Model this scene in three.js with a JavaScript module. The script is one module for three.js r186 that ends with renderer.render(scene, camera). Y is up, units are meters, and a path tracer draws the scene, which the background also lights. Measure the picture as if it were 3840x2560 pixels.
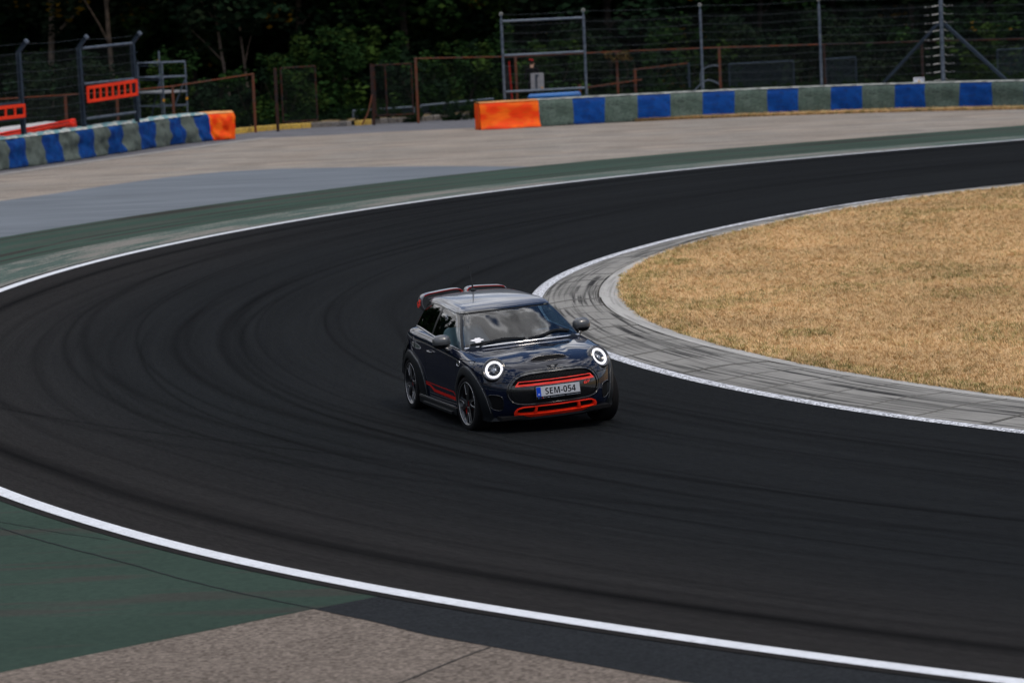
import * as THREE from 'three';
import { mergeGeometries } from 'three/addons/utils/BufferGeometryUtils.js';
import { TessellateModifier } from 'three/addons/modifiers/TessellateModifier.js';
import { RoundedBoxGeometry } from 'three/addons/geometries/RoundedBoxGeometry.js';
import { FontLoader } from 'three/addons/loaders/FontLoader.js';
import { TextGeometry } from 'three/addons/geometries/TextGeometry.js';

// ---------------------------------------------------------------- noise (needed by the sky)
const hash = (x, y, z) => { let h = Math.imul(x, 374761393) ^ Math.imul(y, 668265263) ^ Math.imul(z, 2147483647 ^ 1274126177); h = Math.imul(h ^ (h >>> 13), 1274126177); h = Math.imul(h ^ (h >>> 15), 2246822519); return ((h ^ (h >>> 16)) >>> 0) / 4294967296; };
const fade = (t) => t * t * t * (t * (t * 6 - 15) + 10), mix = (a, b, t) => a + (b - a) * t, clamp = (x, a = 0, b = 1) => Math.min(b, Math.max(a, x));
const sstep = (a, b, x) => { const t = clamp((x - a) / (b - a)); return t * t * (3 - 2 * t); };
function n2(x, y, s = 0) {
  const i = Math.floor(x), j = Math.floor(y), u = fade(x - i), v = fade(y - j);
  return mix(mix(hash(i, j, s), hash(i + 1, j, s), u), mix(hash(i, j + 1, s), hash(i + 1, j + 1, s), u), v);
}
function n3(x, y, z) {
  const k = Math.floor(z), w = fade(z - k);
  return mix(n2(x, y, k), n2(x, y, k + 1), w);
}
const fbm = (x, y, o = 4, s = 0) => { let a = 0.5, r = 0, t = 0; for (let i = 0; i < o; i++) { r += a * n2(x, y, s + i * 17); t += a; a *= 0.5; x = x * 2.03 + 3.1; y = y * 2.03 + 1.7; } return r / t; };
// tileable noise: period in cells
function pn2(x, y, px, py, s) {
  const m = (a, p) => ((a % p) + p) % p, i = Math.floor(x), j = Math.floor(y), u = fade(x - i), v = fade(y - j), i0 = m(i, px), i1 = m(i + 1, px), j0 = m(j, py), j1 = m(j + 1, py);
  return mix(mix(hash(i0, j0, s), hash(i1, j0, s), u), mix(hash(i0, j1, s), hash(i1, j1, s), u), v);
}
function rng(a) { return () => { a = (a + 0x6d2b79f5) | 0; let t = Math.imul(a ^ (a >>> 15), 1 | a); t = (t + Math.imul(t ^ (t >>> 7), 61 | t)) ^ t; return ((t ^ (t >>> 14)) >>> 0) / 4294967296; }; }

// ---------------------------------------------------------------- camera, sky, sun, exposure
const scene = new THREE.Scene();
const camera = new THREE.PerspectiveCamera(10.597, 1024 / 682, 1, 900);
camera.position.set(0, 5.2, 0);
camera.rotation.set(-0.0992, 0, -0.04448, 'YXZ');
camera.focus = 43.4;
camera.userData.fStop = 2.8;
const renderer = new THREE.WebGLRenderer({ antialias: true });
renderer.toneMapping = THREE.LinearToneMapping;
renderer.toneMappingExposure = 1;
renderer.shadowMap.enabled = true;
renderer.shadowMap.type = THREE.PCFSoftShadowMap;
{ // a broken cloud cover: bright cumulus edges, grey bases, blue gaps
  const W = 1024, H = 512, data = new Float32Array(W * H * 4);
  for (let r = 0; r < H; r++) for (let c = 0; c < W; c++) {
    const up = ((r + 0.5) / H - 0.5) * Math.PI, az = ((c + 0.5) / W - 0.5) * 2 * Math.PI, y = Math.sin(up), x = Math.cos(az) * Math.cos(up), z = Math.sin(az) * Math.cos(up), o = (r * W + c) * 4;
    let R, G, B;
    if (y > -0.02) {
      const k = 1 / (Math.max(y, 0) + 0.3), px = x * k * 4.2 + 13.60, pz = z * k * 4.2 + 47.50, wx = fbm(px * 1.0, pz * 1.0, 4, 5) - 0.5, wz = fbm(px * 1.0 + 9, pz * 1.0, 4, 9) - 0.5;
      const d = fbm(px * 0.8 + wx * 1.9, pz * 0.8 + wz * 1.9, 7, 40) + 0.34 * (fbm(px * 4.1 + wz * 4, pz * 4.1 + wx * 4, 5, 61) - 0.5), cov = sstep(0.44, 0.56, d), thick = sstep(0.5, 0.64, d);
      const lum = mix(2.4, 0.9, thick) * (0.25 + 1.5 * fbm(px * 2.6 + wx * 4, pz * 2.6 + wz * 4, 6, 77)) * mix(0.68, 1.25, sstep(0.3, 0.95, y));
      const hz = Math.exp(-Math.max(y, 0) * 5);
      const br = mix(0.07, 0.4, hz), bg = mix(0.15, 0.52, hz), bb = mix(0.36, 0.66, hz);
      const far = mix(1, 0.7, hz);
      R = mix(br, lum * far, cov); G = mix(bg, lum * far * 1.0, cov); B = mix(bb, lum * far * 1.03, cov);
    } else { R = 0.05; G = 0.05; B = 0.045; }
    data[o] = R; data[o + 1] = G; data[o + 2] = B; data[o + 3] = 1;
  }
  const sky = new THREE.DataTexture(data, W, H, THREE.RGBAFormat, THREE.FloatType);
  sky.mapping = THREE.EquirectangularReflectionMapping; sky.magFilter = sky.minFilter = THREE.LinearFilter; sky.needsUpdate = true;
  scene.background = sky; scene.environment = sky; scene.environmentIntensity = 1; scene.backgroundIntensity = 1;
}
const sun = new THREE.DirectionalLight(0xfff1e0, 1.45);
sun.position.set(34, 70, -22); sun.target.position.set(0, 0, -60);
sun.castShadow = true; sun.shadow.radius = 24; sun.shadow.mapSize.set(2048, 2048);
Object.assign(sun.shadow.camera, { left: -70, right: 70, top: 80, bottom: -110, near: 1, far: 260 });
scene.add(sun, sun.target);

// ---------------------------------------------------------------- naming helpers
const used = {};
function numbered(n) { const k = used[n] = (used[n] ?? -1) + 1; return k ? n + '_' + String(k).padStart(3, '0') : n; }
function tag(o, label, category, group, kind) { if (label) o.userData.label = label; if (category) o.userData.category = category; if (group) o.userData.group = group; if (kind) o.userData.kind = kind; return o; }
function mesh(name, geo, mat, parent) {
  const m = new THREE.Mesh(geo, mat); m.name = parent ? name : numbered(name); m.castShadow = m.receiveShadow = true; (parent ?? scene).add(m); return m;
}
function thing(name, label, category, [x, y, z] = [0, 0, 0], turn = 0, group) { const g = new THREE.Group(); g.name = numbered(name); g.position.set(x, y, z); g.rotation.y = turn; scene.add(g); return tag(g, label, category, group); }
const struct = (name, geo, mat) => tag(mesh(name, geo, mat), null, null, null, 'structure');
const V = (x, y, z) => new THREE.Vector3(x, y, z);
function merge(list) {
  const color = list.every((g) => g.attributes.color), uv = list.every((g) => g.attributes.uv);
  return mergeGeometries(list.map((g) => { const n = g.index ? g.toNonIndexed() : g.clone(); for (const k of Object.keys(n.attributes)) if (!(k === 'position' || k === 'normal' || (k === 'color' && color) || (k === 'uv' && uv))) n.deleteAttribute(k); return n; }));
}
function bar(a, b, r, sides = 8, r2 = r) {
  const A = a.isVector3 ? a : V(...a), B = b.isVector3 ? b : V(...b), d = B.clone().sub(A), g = new THREE.CylinderGeometry(r2, r, d.length(), sides, 1);
  g.applyQuaternion(new THREE.Quaternion().setFromUnitVectors(V(0, 1, 0), d.clone().normalize())); const m = A.clone().add(B).multiplyScalar(0.5); return g.translate(m.x, m.y, m.z);
}
// a rectangular bar from a to b: w across, h along `up`
function beam(a, b, w, h, up = V(0, 1, 0)) {
  const A = a.isVector3 ? a : V(...a), B = b.isVector3 ? b : V(...b), z = B.clone().sub(A), L = z.length(); z.normalize();
  const x = up.clone().cross(z).normalize(), y = z.clone().cross(x), g = new RoundedBoxGeometry(w, h, L, 1, Math.min(w, h) * 0.12);
  const c = A.clone().add(B).multiplyScalar(0.5); return g.applyMatrix4(new THREE.Matrix4().makeBasis(x, y, z).setPosition(c));
}
const box = (w, h, d, x, y, z, r = 0.004) => new RoundedBoxGeometry(w, h, d, 1, Math.min(r, w / 2.2, h / 2.2, d / 2.2)).translate(x, y, z);
const tube = (pts, r, seg = 24, sides = 8, closed = false) => new THREE.TubeGeometry(new THREE.CatmullRomCurve3(pts.map((p) => (p.isVector3 ? p : V(...p))), closed), seg, r, sides, closed);

// ---------------------------------------------------------------- textures
function tex(w, h, fn, srgb = true) {
  const d = new Uint8Array(w * h * 4), out = [0, 0, 0];
  for (let j = 0; j < h; j++) for (let i = 0; i < w; i++) { fn(i / w, j / h, out); const o = (j * w + i) * 4; for (let c = 0; c < 3; c++) { let v = clamp(out[c]); if (srgb) v = v <= 0.0031308 ? v * 12.92 : 1.055 * Math.pow(v, 1 / 2.4) - 0.055; d[o + c] = v * 255; } d[o + 3] = 255; }
  const t = new THREE.DataTexture(d, w, h); if (srgb) t.colorSpace = THREE.SRGBColorSpace; t.wrapS = t.wrapT = THREE.RepeatWrapping; t.magFilter = THREE.LinearFilter; t.minFilter = THREE.LinearMipmapLinearFilter; t.generateMipmaps = true; t.needsUpdate = true; return t;
}
const rep = (t, x, y = x) => { const c = t.clone(); c.repeat.set(x, y); c.needsUpdate = true; return c; };
const grainTex = tex(512, 512, (u, v, o) => { const g = 0.5 * hash(Math.floor(u * 512), Math.floor(v * 512), 3) + 0.5 * pn2(u * 200, v * 200, 200, 200, 8); o[0] = o[1] = o[2] = g; }, false); // 512 grains across, tileable
const std = (rgb, rough = 0.8, o = {}) => { const m = new THREE.MeshPhysicalMaterial({ roughness: rough, specularIntensity: 0.25, side: THREE.DoubleSide, ...o }); m.color.setRGB(...rgb); return m; };
const phys = (rgb, o = {}) => { const m = new THREE.MeshPhysicalMaterial({ side: THREE.DoubleSide, ...o }); m.color.setRGB(...rgb); return m; };
// metal: streaky zinc / rust / paint
const speckle = (a, b, f1, f2, seed, th = 0.5) => tex(256, 256, (u, v, o) => { const n = 0.6 * pn2(u * f1, v * f2, f1, f2, seed) + 0.4 * pn2(u * f1 * 4, v * f2 * 4, f1 * 4, f2 * 4, seed + 1), k = sstep(th - 0.18, th + 0.18, n), g = 0.92 + 0.16 * hash(u * 256 | 0, v * 256 | 0, seed); for (let c = 0; c < 3; c++) o[c] = mix(a[c], b[c], k) * g; });
// ground coverings scatter nearly all light: almost no mirror sheen at a flat angle
const gnd = (o = {}) => phys([1, 1, 1], { roughness: 1, specularIntensity: 0.06, ...o });
const M = {};
M.zinc = std([1, 1, 1], 0.5, { metalness: 0.35, map: speckle([0.085, 0.11, 0.145], [0.14, 0.165, 0.2], 6, 20, 3) });
M.zincDark = std([1, 1, 1], 0.55, { metalness: 0.3, map: speckle([0.025, 0.038, 0.056], [0.04, 0.057, 0.08], 6, 18, 4) });
M.rust = std([1, 1, 1], 0.9, { map: speckle([0.15, 0.042, 0.018], [0.085, 0.055, 0.045], 6, 16, 5) });
M.rustDark = std([1, 1, 1], 0.9, { map: speckle([0.055, 0.02, 0.012], [0.02, 0.022, 0.025], 6, 16, 6) });
M.wire = std([0.075, 0.09, 0.1], 0.6, { metalness: 0.4 });
M.wireBright = std([0.5, 0.5, 0.48], 0.45, { metalness: 0.4 });
M.meshDark = std([0.03, 0.038, 0.038], 0.8);
M.red = std([1, 1, 1], 0.55, { map: speckle([0.78, 0.045, 0.012], [0.62, 0.03, 0.01], 5, 5, 7) });
M.blackRubber = std([0.012, 0.012, 0.013], 0.8);

// ---------------------------------------------------------------- the ground: curves in metres (x, z)
const cr = (pts) => new THREE.CatmullRomCurve3(pts.map(([x, z]) => V(x, 0, z)), false, 'centripetal');
const outerPts = [[70, -137], [46, -122.5], [32, -113.5], [22, -107], [14.02, -101.98], [9.92, -99.16], [6.04, -96.03], [2.43, -92.33], [-0.59, -88.34], [-3.07, -84.21], [-5.24, -79.67], [-6.96, -74.99], [-8.22, -70.18], [-9.02, -65.03], [-9.45, -58.5], [-9.05, -51.5], [-7.6, -44.2], [-5.53, -38.95], [-4.2, -36.17], [-2.75, -33.61], [-1.04, -31.13], [0.9, -28.79], [2.94, -26.64], [6.2, -23.6], [12, -18.6], [24, -9]];
const innerPts = [[78, -127], [52, -110], [36, -99.3], [24, -91.4], [15.6, -85.8], [11.66, -82.69], [8.71, -80.0], [6.38, -76.75], [4.47, -73.23], [2.85, -69.5], [1.59, -65.68], [0.78, -61.81], [0.49, -57.88], [0.71, -53.79], [1.36, -49.92], [2.47, -46.04], [4.04, -42.39], [5.53, -39.87], [7.6, -36.8], [10.2, -33.6], [16, -27.6], [30, -15]];
const N_S = 900;
const sample = (curve, n) => curve.getSpacedPoints(n);
const outer = sample(cr(outerPts), N_S), inner = sample(cr(innerPts), N_S);
const tangents = (p) => p.map((_, i) => p[Math.min(i + 1, p.length - 1)].clone().sub(p[Math.max(i - 1, 0)]).normalize());
// offset to the left of the running direction is +
function offset(p, d) { const t = tangents(p); return p.map((q, i) => { const w = typeof d === 'function' ? d(i) : d; return V(q.x + t[i].z * w, 0, q.z - t[i].x * w); }); }
const nearest = (p, [x, z]) => { let b = 0, bd = 1e9; p.forEach((q, i) => { const d = (q.x - x) ** 2 + (q.z - z) ** 2; if (d < bd) { bd = d; b = i; } }); return b; };
// pairs of points facing each other across the track
const pairs = [[[78, -127], [70, -137]], [[36, -99.3], [29, -111.5]], [[24, -91.4], [15.8, -103.1]], [[15.6, -85.8], [7, -96.9]], [[11.66, -82.69], [2.6, -92.5]], [[6.38, -76.75], [-3.4, -83.8]], [[2.85, -69.5], [-7.5, -73.8]], [[0.78, -61.81], [-9.3, -62.6]], [[0.49, -57.88], [-9.45, -57.3]], [[0.71, -53.79], [-9.1, -51.8]], [[2.47, -46.04], [-6.6, -41.8]], [[5.53, -39.87], [-3.4, -34.6]], [[10.2, -33.6], [1.6, -28]], [[16, -27.6], [6.2, -23.6]], [[30, -15], [24, -9]]].map(([a, b]) => [nearest(inner, a), nearest(outer, b)]);
const mate = (i) => { let k = 0; while (k < pairs.length - 2 && pairs[k + 1][0] < i) k++; const [a0, b0] = pairs[k], [a1, b1] = pairs[k + 1]; return clamp(b0 + ((i - a0) / (a1 - a0)) * (b1 - b0), 0, N_S); };
const atIdx = (p, f) => { const i = Math.min(Math.floor(f), p.length - 2); return p[i].clone().lerp(p[i + 1], f - i); };
// ribbon between two point rows; uv = (across 0..1 or metres, along metres)
function ribbon(A, B, y, across = 1, metres = true, height) {
  const pos = [], uv = [], idx = []; let s = 0;
  for (let i = 0; i < A.length; i++) {
    if (i) s += Math.hypot(A[i].x + B[i].x - A[i - 1].x - B[i - 1].x, A[i].z + B[i].z - A[i - 1].z - B[i - 1].z) / 2;
    const w = Math.hypot(B[i].x - A[i].x, B[i].z - A[i].z);
    for (let j = 0; j <= across; j++) { const t = j / across; pos.push(mix(A[i].x, B[i].x, t), y + (height ? height(t, i) : 0), mix(A[i].z, B[i].z, t)); uv.push(metres ? t * w : t, s); }
  }
  const n = across + 1; for (let i = 0; i < A.length - 1; i++) for (let j = 0; j < across; j++) { const a = i * n + j; idx.push(a, a + n, a + 1, a + 1, a + n, a + n + 1); }
  const g = new THREE.BufferGeometry(); g.setAttribute('position', new THREE.Float32BufferAttribute(pos, 3)); g.setAttribute('uv', new THREE.Float32BufferAttribute(uv, 2)); g.setIndex(idx); g.computeVertexNormals();
  if (g.attributes.normal.getY(0) < 0) { const I = g.index.array; for (let i = 0; i < I.length; i += 3) { const t = I[i]; I[i] = I[i + 1]; I[i + 1] = t; } g.computeVertexNormals(); }
  return g;
}
function sheet(pts, y) {
  const g = new THREE.ShapeGeometry(new THREE.Shape(pts.map(([x, z]) => new THREE.Vector2(x, -z)))); g.rotateX(-Math.PI / 2); g.translate(0, y, 0);
  const p = g.attributes.position, uv = g.attributes.uv; for (let i = 0; i < p.count; i++) uv.setXY(i, p.getX(i), p.getZ(i)); return g;
}
const pt = (v) => [v.x, v.z], span = (p, a, b) => p.slice(nearest(p, a), nearest(p, b) + 1);

// earth under everything, out to the horizon
const earthTex = tex(512, 512, (u, v, o) => { const n = 0.5 * pn2(u * 12, v * 12, 12, 12, 1) + 0.3 * pn2(u * 48, v * 48, 48, 48, 2) + 0.2 * pn2(u * 180, v * 180, 180, 180, 3), g = sstep(0.4, 0.65, n); o[0] = mix(0.05, 0.03, g); o[1] = mix(0.042, 0.038, g); o[2] = mix(0.024, 0.016, g); });
{
  const g = new THREE.PlaneGeometry(1200, 1200); g.rotateX(-Math.PI / 2); const uv = g.attributes.uv; for (let i = 0; i < uv.count; i++) uv.setXY(i, uv.getX(i) * 1200, uv.getY(i) * 1200);
  struct('ground', g.translate(0, -0.06, -100), gnd({ map: rep(earthTex, 1 / 9) }));
}
// grey run-off asphalt: brownish, streaked, mottled
const runTex = tex(1024, 1024, (u, v, o) => {
  const a = pn2(u * 4, v * 24, 4, 24, 11), b = pn2(u * 16, v * 90, 16, 90, 12), c = pn2(u * 10, v * 10, 10, 10, 13), f = hash(u * 1024 | 0, v * 1024 | 0, 14), m = pn2(u * 260, v * 260, 260, 260, 15);
  let k = 0.74 + 0.26 * a + 0.14 * b + 0.16 * c + 0.22 * (f - 0.5) + 0.3 * (m - 0.5); const w = pn2(u * 7, v * 7, 7, 7, 16);
  const stain = sstep(0.62, 0.8, pn2(u * 9, v * 30, 9, 30, 19)); k *= 1 - 0.18 * stain;
  o[0] = 0.24 * k * (1 + 0.06 * w); o[1] = 0.22 * k; o[2] = 0.186 * k * (1 + 0.05 * (1 - w));
});
const runMat = gnd({ map: rep(runTex, 1 / 11, 1 / 11), bumpMap: rep(grainTex, 1 / 3), bumpScale: 0.004 });
const serviceEdge = [[-26, -82], [-18.5, -100], [-14.9, -109.4], [-12.4, -116.4], [-9.8, -123.2], [-8.3, -126.5], [-5.73, -126.7], [-3.55, -127.2], [-1.2, -127.2], [0.2, -127.4]];
struct('runoff_asphalt', sheet([[-60, 10], [40, 10], [90, -60], [90, -150], [24, -128], [20, -124.6], [10, -127.6], [4, -127.6], ...serviceEdge.slice().reverse(), [-60, -60]], 0), runMat);
// near the camera a coarser, browner asphalt; its colour also holds the lens vignette
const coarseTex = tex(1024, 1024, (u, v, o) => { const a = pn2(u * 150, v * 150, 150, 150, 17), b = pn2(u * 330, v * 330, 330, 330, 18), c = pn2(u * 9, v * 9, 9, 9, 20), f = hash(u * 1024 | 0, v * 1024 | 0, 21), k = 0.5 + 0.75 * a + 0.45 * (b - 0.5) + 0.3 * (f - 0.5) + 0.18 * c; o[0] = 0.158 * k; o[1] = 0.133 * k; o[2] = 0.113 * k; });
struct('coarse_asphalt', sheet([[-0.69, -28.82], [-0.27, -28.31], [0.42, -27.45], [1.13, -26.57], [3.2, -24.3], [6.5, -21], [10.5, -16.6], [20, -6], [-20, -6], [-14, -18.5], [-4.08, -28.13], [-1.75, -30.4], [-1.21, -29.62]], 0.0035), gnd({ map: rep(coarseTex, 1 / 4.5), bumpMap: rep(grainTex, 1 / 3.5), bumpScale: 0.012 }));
// the smoother blue-grey service road that leaves between the two barriers
const serviceTex = tex(512, 512, (u, v, o) => { const k = 0.8 + 0.25 * pn2(u * 5, v * 14, 5, 14, 21) + 0.2 * pn2(u * 40, v * 40, 40, 40, 22) + 0.15 * (hash(u * 512 | 0, v * 512 | 0, 4) - 0.5); o[0] = 0.13 * k; o[1] = 0.132 * k; o[2] = 0.145 * k; });
struct('service_road', sheet([...serviceEdge, [3, -132], [3, -140], [-1, -136.95], [-3.1, -135.6], [-4.9, -134.8], [-5.2, -141], [-4.2, -160], [-7.6, -160], [-6.7, -141], [-5.8, -134.4], [-6.65, -134.4], [-8.1, -133.7], [-9.6, -131.5], [-13, -126], [-19, -113.5], [-30, -100]], -0.012), gnd({ map: rep(serviceTex, 1 / 8), bumpMap: rep(grainTex, 1 / 3), bumpScale: 0.003 }));

// painted strips outside the track: pale worn green against the line, plain green beyond it
const greenTex = tex(1024, 1024, (u, v, o) => {
  const a = pn2(u * 22, v * 3, 22, 3, 31), b = pn2(u * 70, v * 6, 70, 6, 32), w = sstep(0.56, 0.75, 0.6 * a + 0.4 * b), f = pn2(u * 240, v * 240, 240, 240, 33), d = sstep(0.62, 0.78, pn2(u * 34, v * 4, 34, 4, 34));
  const k = 0.86 + 0.16 * pn2(u * 9, v * 9, 9, 9, 35) + 0.16 * (f - 0.5);
  for (let c = 0; c < 3; c++) o[c] = mix(mix([0.043, 0.073, 0.058][c], [0.066, 0.07, 0.062][c], w), [0.038, 0.036, 0.032][c], d * 0.9) * k;
});
const wornTex = tex(1024, 1024, (u, v, o) => {
  const a = pn2(u * 16, v * 5, 16, 5, 41), b = pn2(u * 60, v * 16, 60, 16, 42), f = pn2(u * 220, v * 220, 220, 220, 43), w = sstep(0.36, 0.62, 0.5 * a + 0.35 * b + 0.15 * f), k = 0.8 + 0.4 * f;
  for (let c = 0; c < 3; c++) o[c] = mix([0.075, 0.108, 0.094][c], [0.18, 0.175, 0.158][c], w) * k;
});
const patchTex = tex(1024, 512, (u, v, o) => { const a = pn2(u * 5, v * 26, 5, 26, 51), b = pn2(u * 12, v * 80, 12, 80, 52), k = 0.8 + 0.25 * a + 0.16 * b + 0.1 * (hash(u * 1024 | 0, v * 512 | 0, 5) - 0.5); o[0] = 0.142 * k; o[1] = 0.161 * k; o[2] = 0.182 * k; });
const greenMat = gnd({ map: rep(greenTex, 1 / 6, 1 / 26), bumpMap: rep(grainTex, 1 / 3), bumpScale: 0.002 });
const wornMat = gnd({ map: rep(wornTex, 1 / 4, 1 / 14), bumpMap: rep(grainTex, 1 / 3), bumpScale: 0.003 });
{
  const far = span(outer, [46, -122.5], [-9.05, -51.5]), n = far.length, sOf = far.map((p) => p.x), wM = (i) => 2.0, wU = (i) => mix(6.75, 5.45, sstep(12, -9, sOf[i]));
  const o1 = offset(far, -0.16), o2 = offset(far, (i) => -wM(i)), o3 = offset(far, (i) => -wU(i));
  struct('worn_green_strip', ribbon(o1, o2, 0.004, 6), wornMat); struct('green_strip', ribbon(o2, o3, 0.004, 8), greenMat);
  // blue-grey patch between the green strip and the run-off
  const edge = o3.filter((p) => p.x < 0.9 && p.z < -72).map(pt);
  struct('blue_grey_patch', sheet([[0.95, -99.7], ...edge, [-14.5, -72], [-22, -84], [-13, -94.46], [-11.9, -96.8], [-10.72, -100.0], [-9.43, -102.75], [-8.0, -104.5], [-6.36, -104.75], [-4.38, -103.85], [-1.94, -102.3]], 0.006), gnd({ map: rep(patchTex, 1 / 12, 1 / 12) }));
  // near green area, cut off by a straight edge; dark shoulder beyond it
  const nearLine = span(outer, [-9.05, -51.5], [-1.25, -31.4]), nIn = offset(nearLine, -0.24).map(pt);
  struct('green_area', sheet([...nIn, [-1.2, -30.93], [-1.93, -30.24], [-4.08, -28.13], [-14, -18.5], [-24, -40], [-16, -51.5]], 0.004), gnd({ map: rep(tex(1024, 1024, (u, v, o) => { const a = pn2(u * 4, v * 26, 4, 26, 61), b = pn2(u * 12, v * 70, 12, 70, 62), w = sstep(0.55, 0.8, 0.6 * a + 0.4 * b), k = 0.84 + 0.16 * pn2(u * 7, v * 7, 7, 7, 63) + 0.14 * (hash(u * 1024 | 0, v * 1024 | 0, 6) - 0.5) + 0.16 * (pn2(u * 180, v * 180, 180, 180, 64) - 0.5); for (let c = 0; c < 3; c++) o[c] = mix([0.037, 0.06, 0.048][c], [0.05, 0.052, 0.046][c], w * 0.8) * k; }), 1 / 9, 1 / 9), bumpMap: rep(grainTex, 1 / 3), bumpScale: 0.0015 }));
  const sh = span(outer, [-1.5, -31.7], [12, -18.6]), seamOff = [[-1.75, -30.4], [-1.21, -29.62], [-0.69, -28.82], [-0.27, -28.31], [0.42, -27.45], [1.13, -26.57], [3.2, -24.3], [6.5, -21], [10.5, -16.6]];
  struct('asphalt_shoulder', sheet([[-1.2, -30.93], ...offset(sh, -0.15).map(pt).filter(([x]) => x > -1.1), ...seamOff.slice().reverse()], 0.004), gnd({ map: rep(tex(512, 512, (u, v, o) => { const k = 0.75 + 0.5 * pn2(u * 120, v * 120, 120, 120, 71) + 0.5 * (hash(u * 512 | 0, v * 512 | 0, 7) - 0.5) * 0.6 + 0.1 * pn2(u * 8, v * 8, 8, 8, 72); o[0] = 0.02 * k; o[1] = 0.0225 * k; o[2] = 0.025 * k; }), 1 / 3), bumpMap: rep(grainTex, 1 / 2.5), bumpScale: 0.006 }));
  // joints and cracks: narrow dark tar lines
  const tar = std([0.012, 0.014, 0.015], 0.8), crack = (pts, w) => { const p = sample(cr(pts), pts.length * 10), r = rng(pts.length * 7 + 3); const j = p.map(() => (r() - 0.5) * w * 0.8); return ribbon(offset(p, (i) => w / 2 + j[i]), offset(p, (i) => -w / 2 + j[i]), 0.0085, 1); };
  struct('joint_line', crack([[-7.5, -41.2], [-5.12, -35.92], [-3.63, -33.34], [-2.75, -31.83], [-1.75, -30.4], [-1.21, -29.62], [-0.69, -28.82], [-0.27, -28.31], [0.42, -27.45], [1.13, -26.57], [3.2, -24.3], [6.5, -21]], 0.018), tar);
  struct('joint_line', crack([[-6.2, -37.4], [-5.18, -36.33], [-4.53, -35.49], [-3.95, -34.82]], 0.012), tar);
  struct('joint_line', crack([[-2.2, -24.6], [-0.93, -27.01], [-0.59, -27.69], [-0.27, -28.28]], 0.016), tar);
}
// the dark track itself: u runs from the kerb (0) to the outer line (1), v along
{
  const A = [], B = [], rim = offset(outer, -0.31); for (let i = 0; i <= N_S; i += 3) { A.push(inner[i]); B.push(atIdx(rim, mate(i))); }
  const g = ribbon(A, B, 0.010, 14, false), uv = g.attributes.uv, L = uv.getY(uv.count - 1); for (let i = 0; i < uv.count; i++) uv.setY(i, uv.getY(i) / L);
  const r = rng(5), marks = [[0.888, 0.013, 0.75, 0.3, 1, 0.0, 0.01], [0.80, 0.006, 0.3, 0.45, 0.9, 0.05, 0.02], [0.915, 0.006, 0.4, 0.0, 0.45, -0.03, 0.02], [0.845, 0.008, 0.3, 0.0, 0.5, -0.1, 0.03]];
  for (let k = 0; k < 54; k++) marks.push([0.1 + 0.82 * r(), 0.003 + 0.008 * r() * r(), 0.16 + 0.34 * r(), r() * 0.8 - 0.1, 0, (r() - 0.5) * 0.35, 0.05 * r()]);
  for (let k = 0; k < 12; k++) marks.push([0.3 + 0.6 * r(), 0.004 + 0.004 * r(), 0.25 + 0.25 * r(), 0.2 + 0.5 * r(), 0, (r() - 0.5) * 1.3, 0.04 * r()]);
  for (const m of marks) if (!m[4]) m[4] = m[3] + 0.12 + 0.4 * r();
  const W = 1024, H = 2048, map = tex(W, H, (u, v, o) => {
    const wob = 0.05 * (n2(v * 9, 3, 90) - 0.5) + 0.02 * (n2(v * 30, 8, 91) - 0.5), q = u + wob * Math.sin(u * 3.14);
    const s1 = n2(q * 26, v * 5, 81), s2 = n2(q * 90, v * 11, 82), s3 = n2(q * 260, v * 40, 83), big = fbm(u * 3.3, v * 22, 3, 84), f = hash(u * W | 0, v * H | 0, 85);
    let k = 0.8 + 0.15 * s1 + 0.22 * s2 + 0.22 * s3 + 0.28 * (big - 0.42) + 0.62 * (f - 0.5);
    for (const [c, w, a, v0, v1, sl, cv] of marks) if (v > v0 && v < v1) { const t = (v - v0) / (v1 - v0), x = (u - c - sl * (t - 0.5) - cv * Math.sin(t * 5)) / w; if (x * x < 9) k *= 1 - a * Math.exp(-x * x) * sstep(0, 0.14, t) * sstep(1, 0.8, t) * (0.7 + 0.5 * s3); }
    const warm = sstep(0.55, 0.95, u) * sstep(0.5, 0.62, v); // browner, dustier asphalt towards the outside of the exit
    k *= 1 + 0.16 * warm; o[0] = (0.0086 + 0.006 * warm) * k; o[1] = (0.0098 + 0.0042 * warm) * k; o[2] = (0.0106 + 0.003 * warm) * k;
  });
  map.wrapS = map.wrapT = THREE.ClampToEdgeWrapping; const bump = rep(grainTex, 3.4, L / 3.4);
  struct('race_track', g, phys([1, 1, 1], { map, roughness: 0.95, specularIntensity: 0.07, bumpMap: bump, bumpScale: 0.006 }));
}
// painted lines
const paintTex = tex(512, 512, (u, v, o) => { const k = 0.86 + 0.1 * pn2(u * 6, v * 40, 6, 40, 101) + 0.12 * (pn2(u * 90, v * 90, 90, 90, 102) - 0.5); const d = sstep(0.8, 0.88, pn2(u * 40, v * 40, 40, 40, 103)) * 0.14; o[0] = 0.68 * k * (1 - d); o[1] = 0.71 * k * (1 - d); o[2] = 0.75 * k * (1 - d); });
struct('white_line', ribbon(offset(outer, 0.0), offset(outer, -0.2), 0.0145, 2), gnd({ map: rep(paintTex, 1, 1 / 3) }));
const speckTex = tex(512, 512, (u, v, o) => { const a = pn2(u * 60, v * 60, 60, 60, 111), b = pn2(u * 128, v * 128, 128, 128, 112), f = hash(u * 512 | 0, v * 512 | 0, 113), n = 0.45 * a + 0.4 * b + 0.15 * f, w = sstep(0.34, 0.56, n), k = 0.75 + 0.5 * b; o[0] = mix(0.24, 0.62, w) * k; o[1] = mix(0.25, 0.64, w) * k; o[2] = mix(0.27, 0.68, w) * k; });
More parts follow.
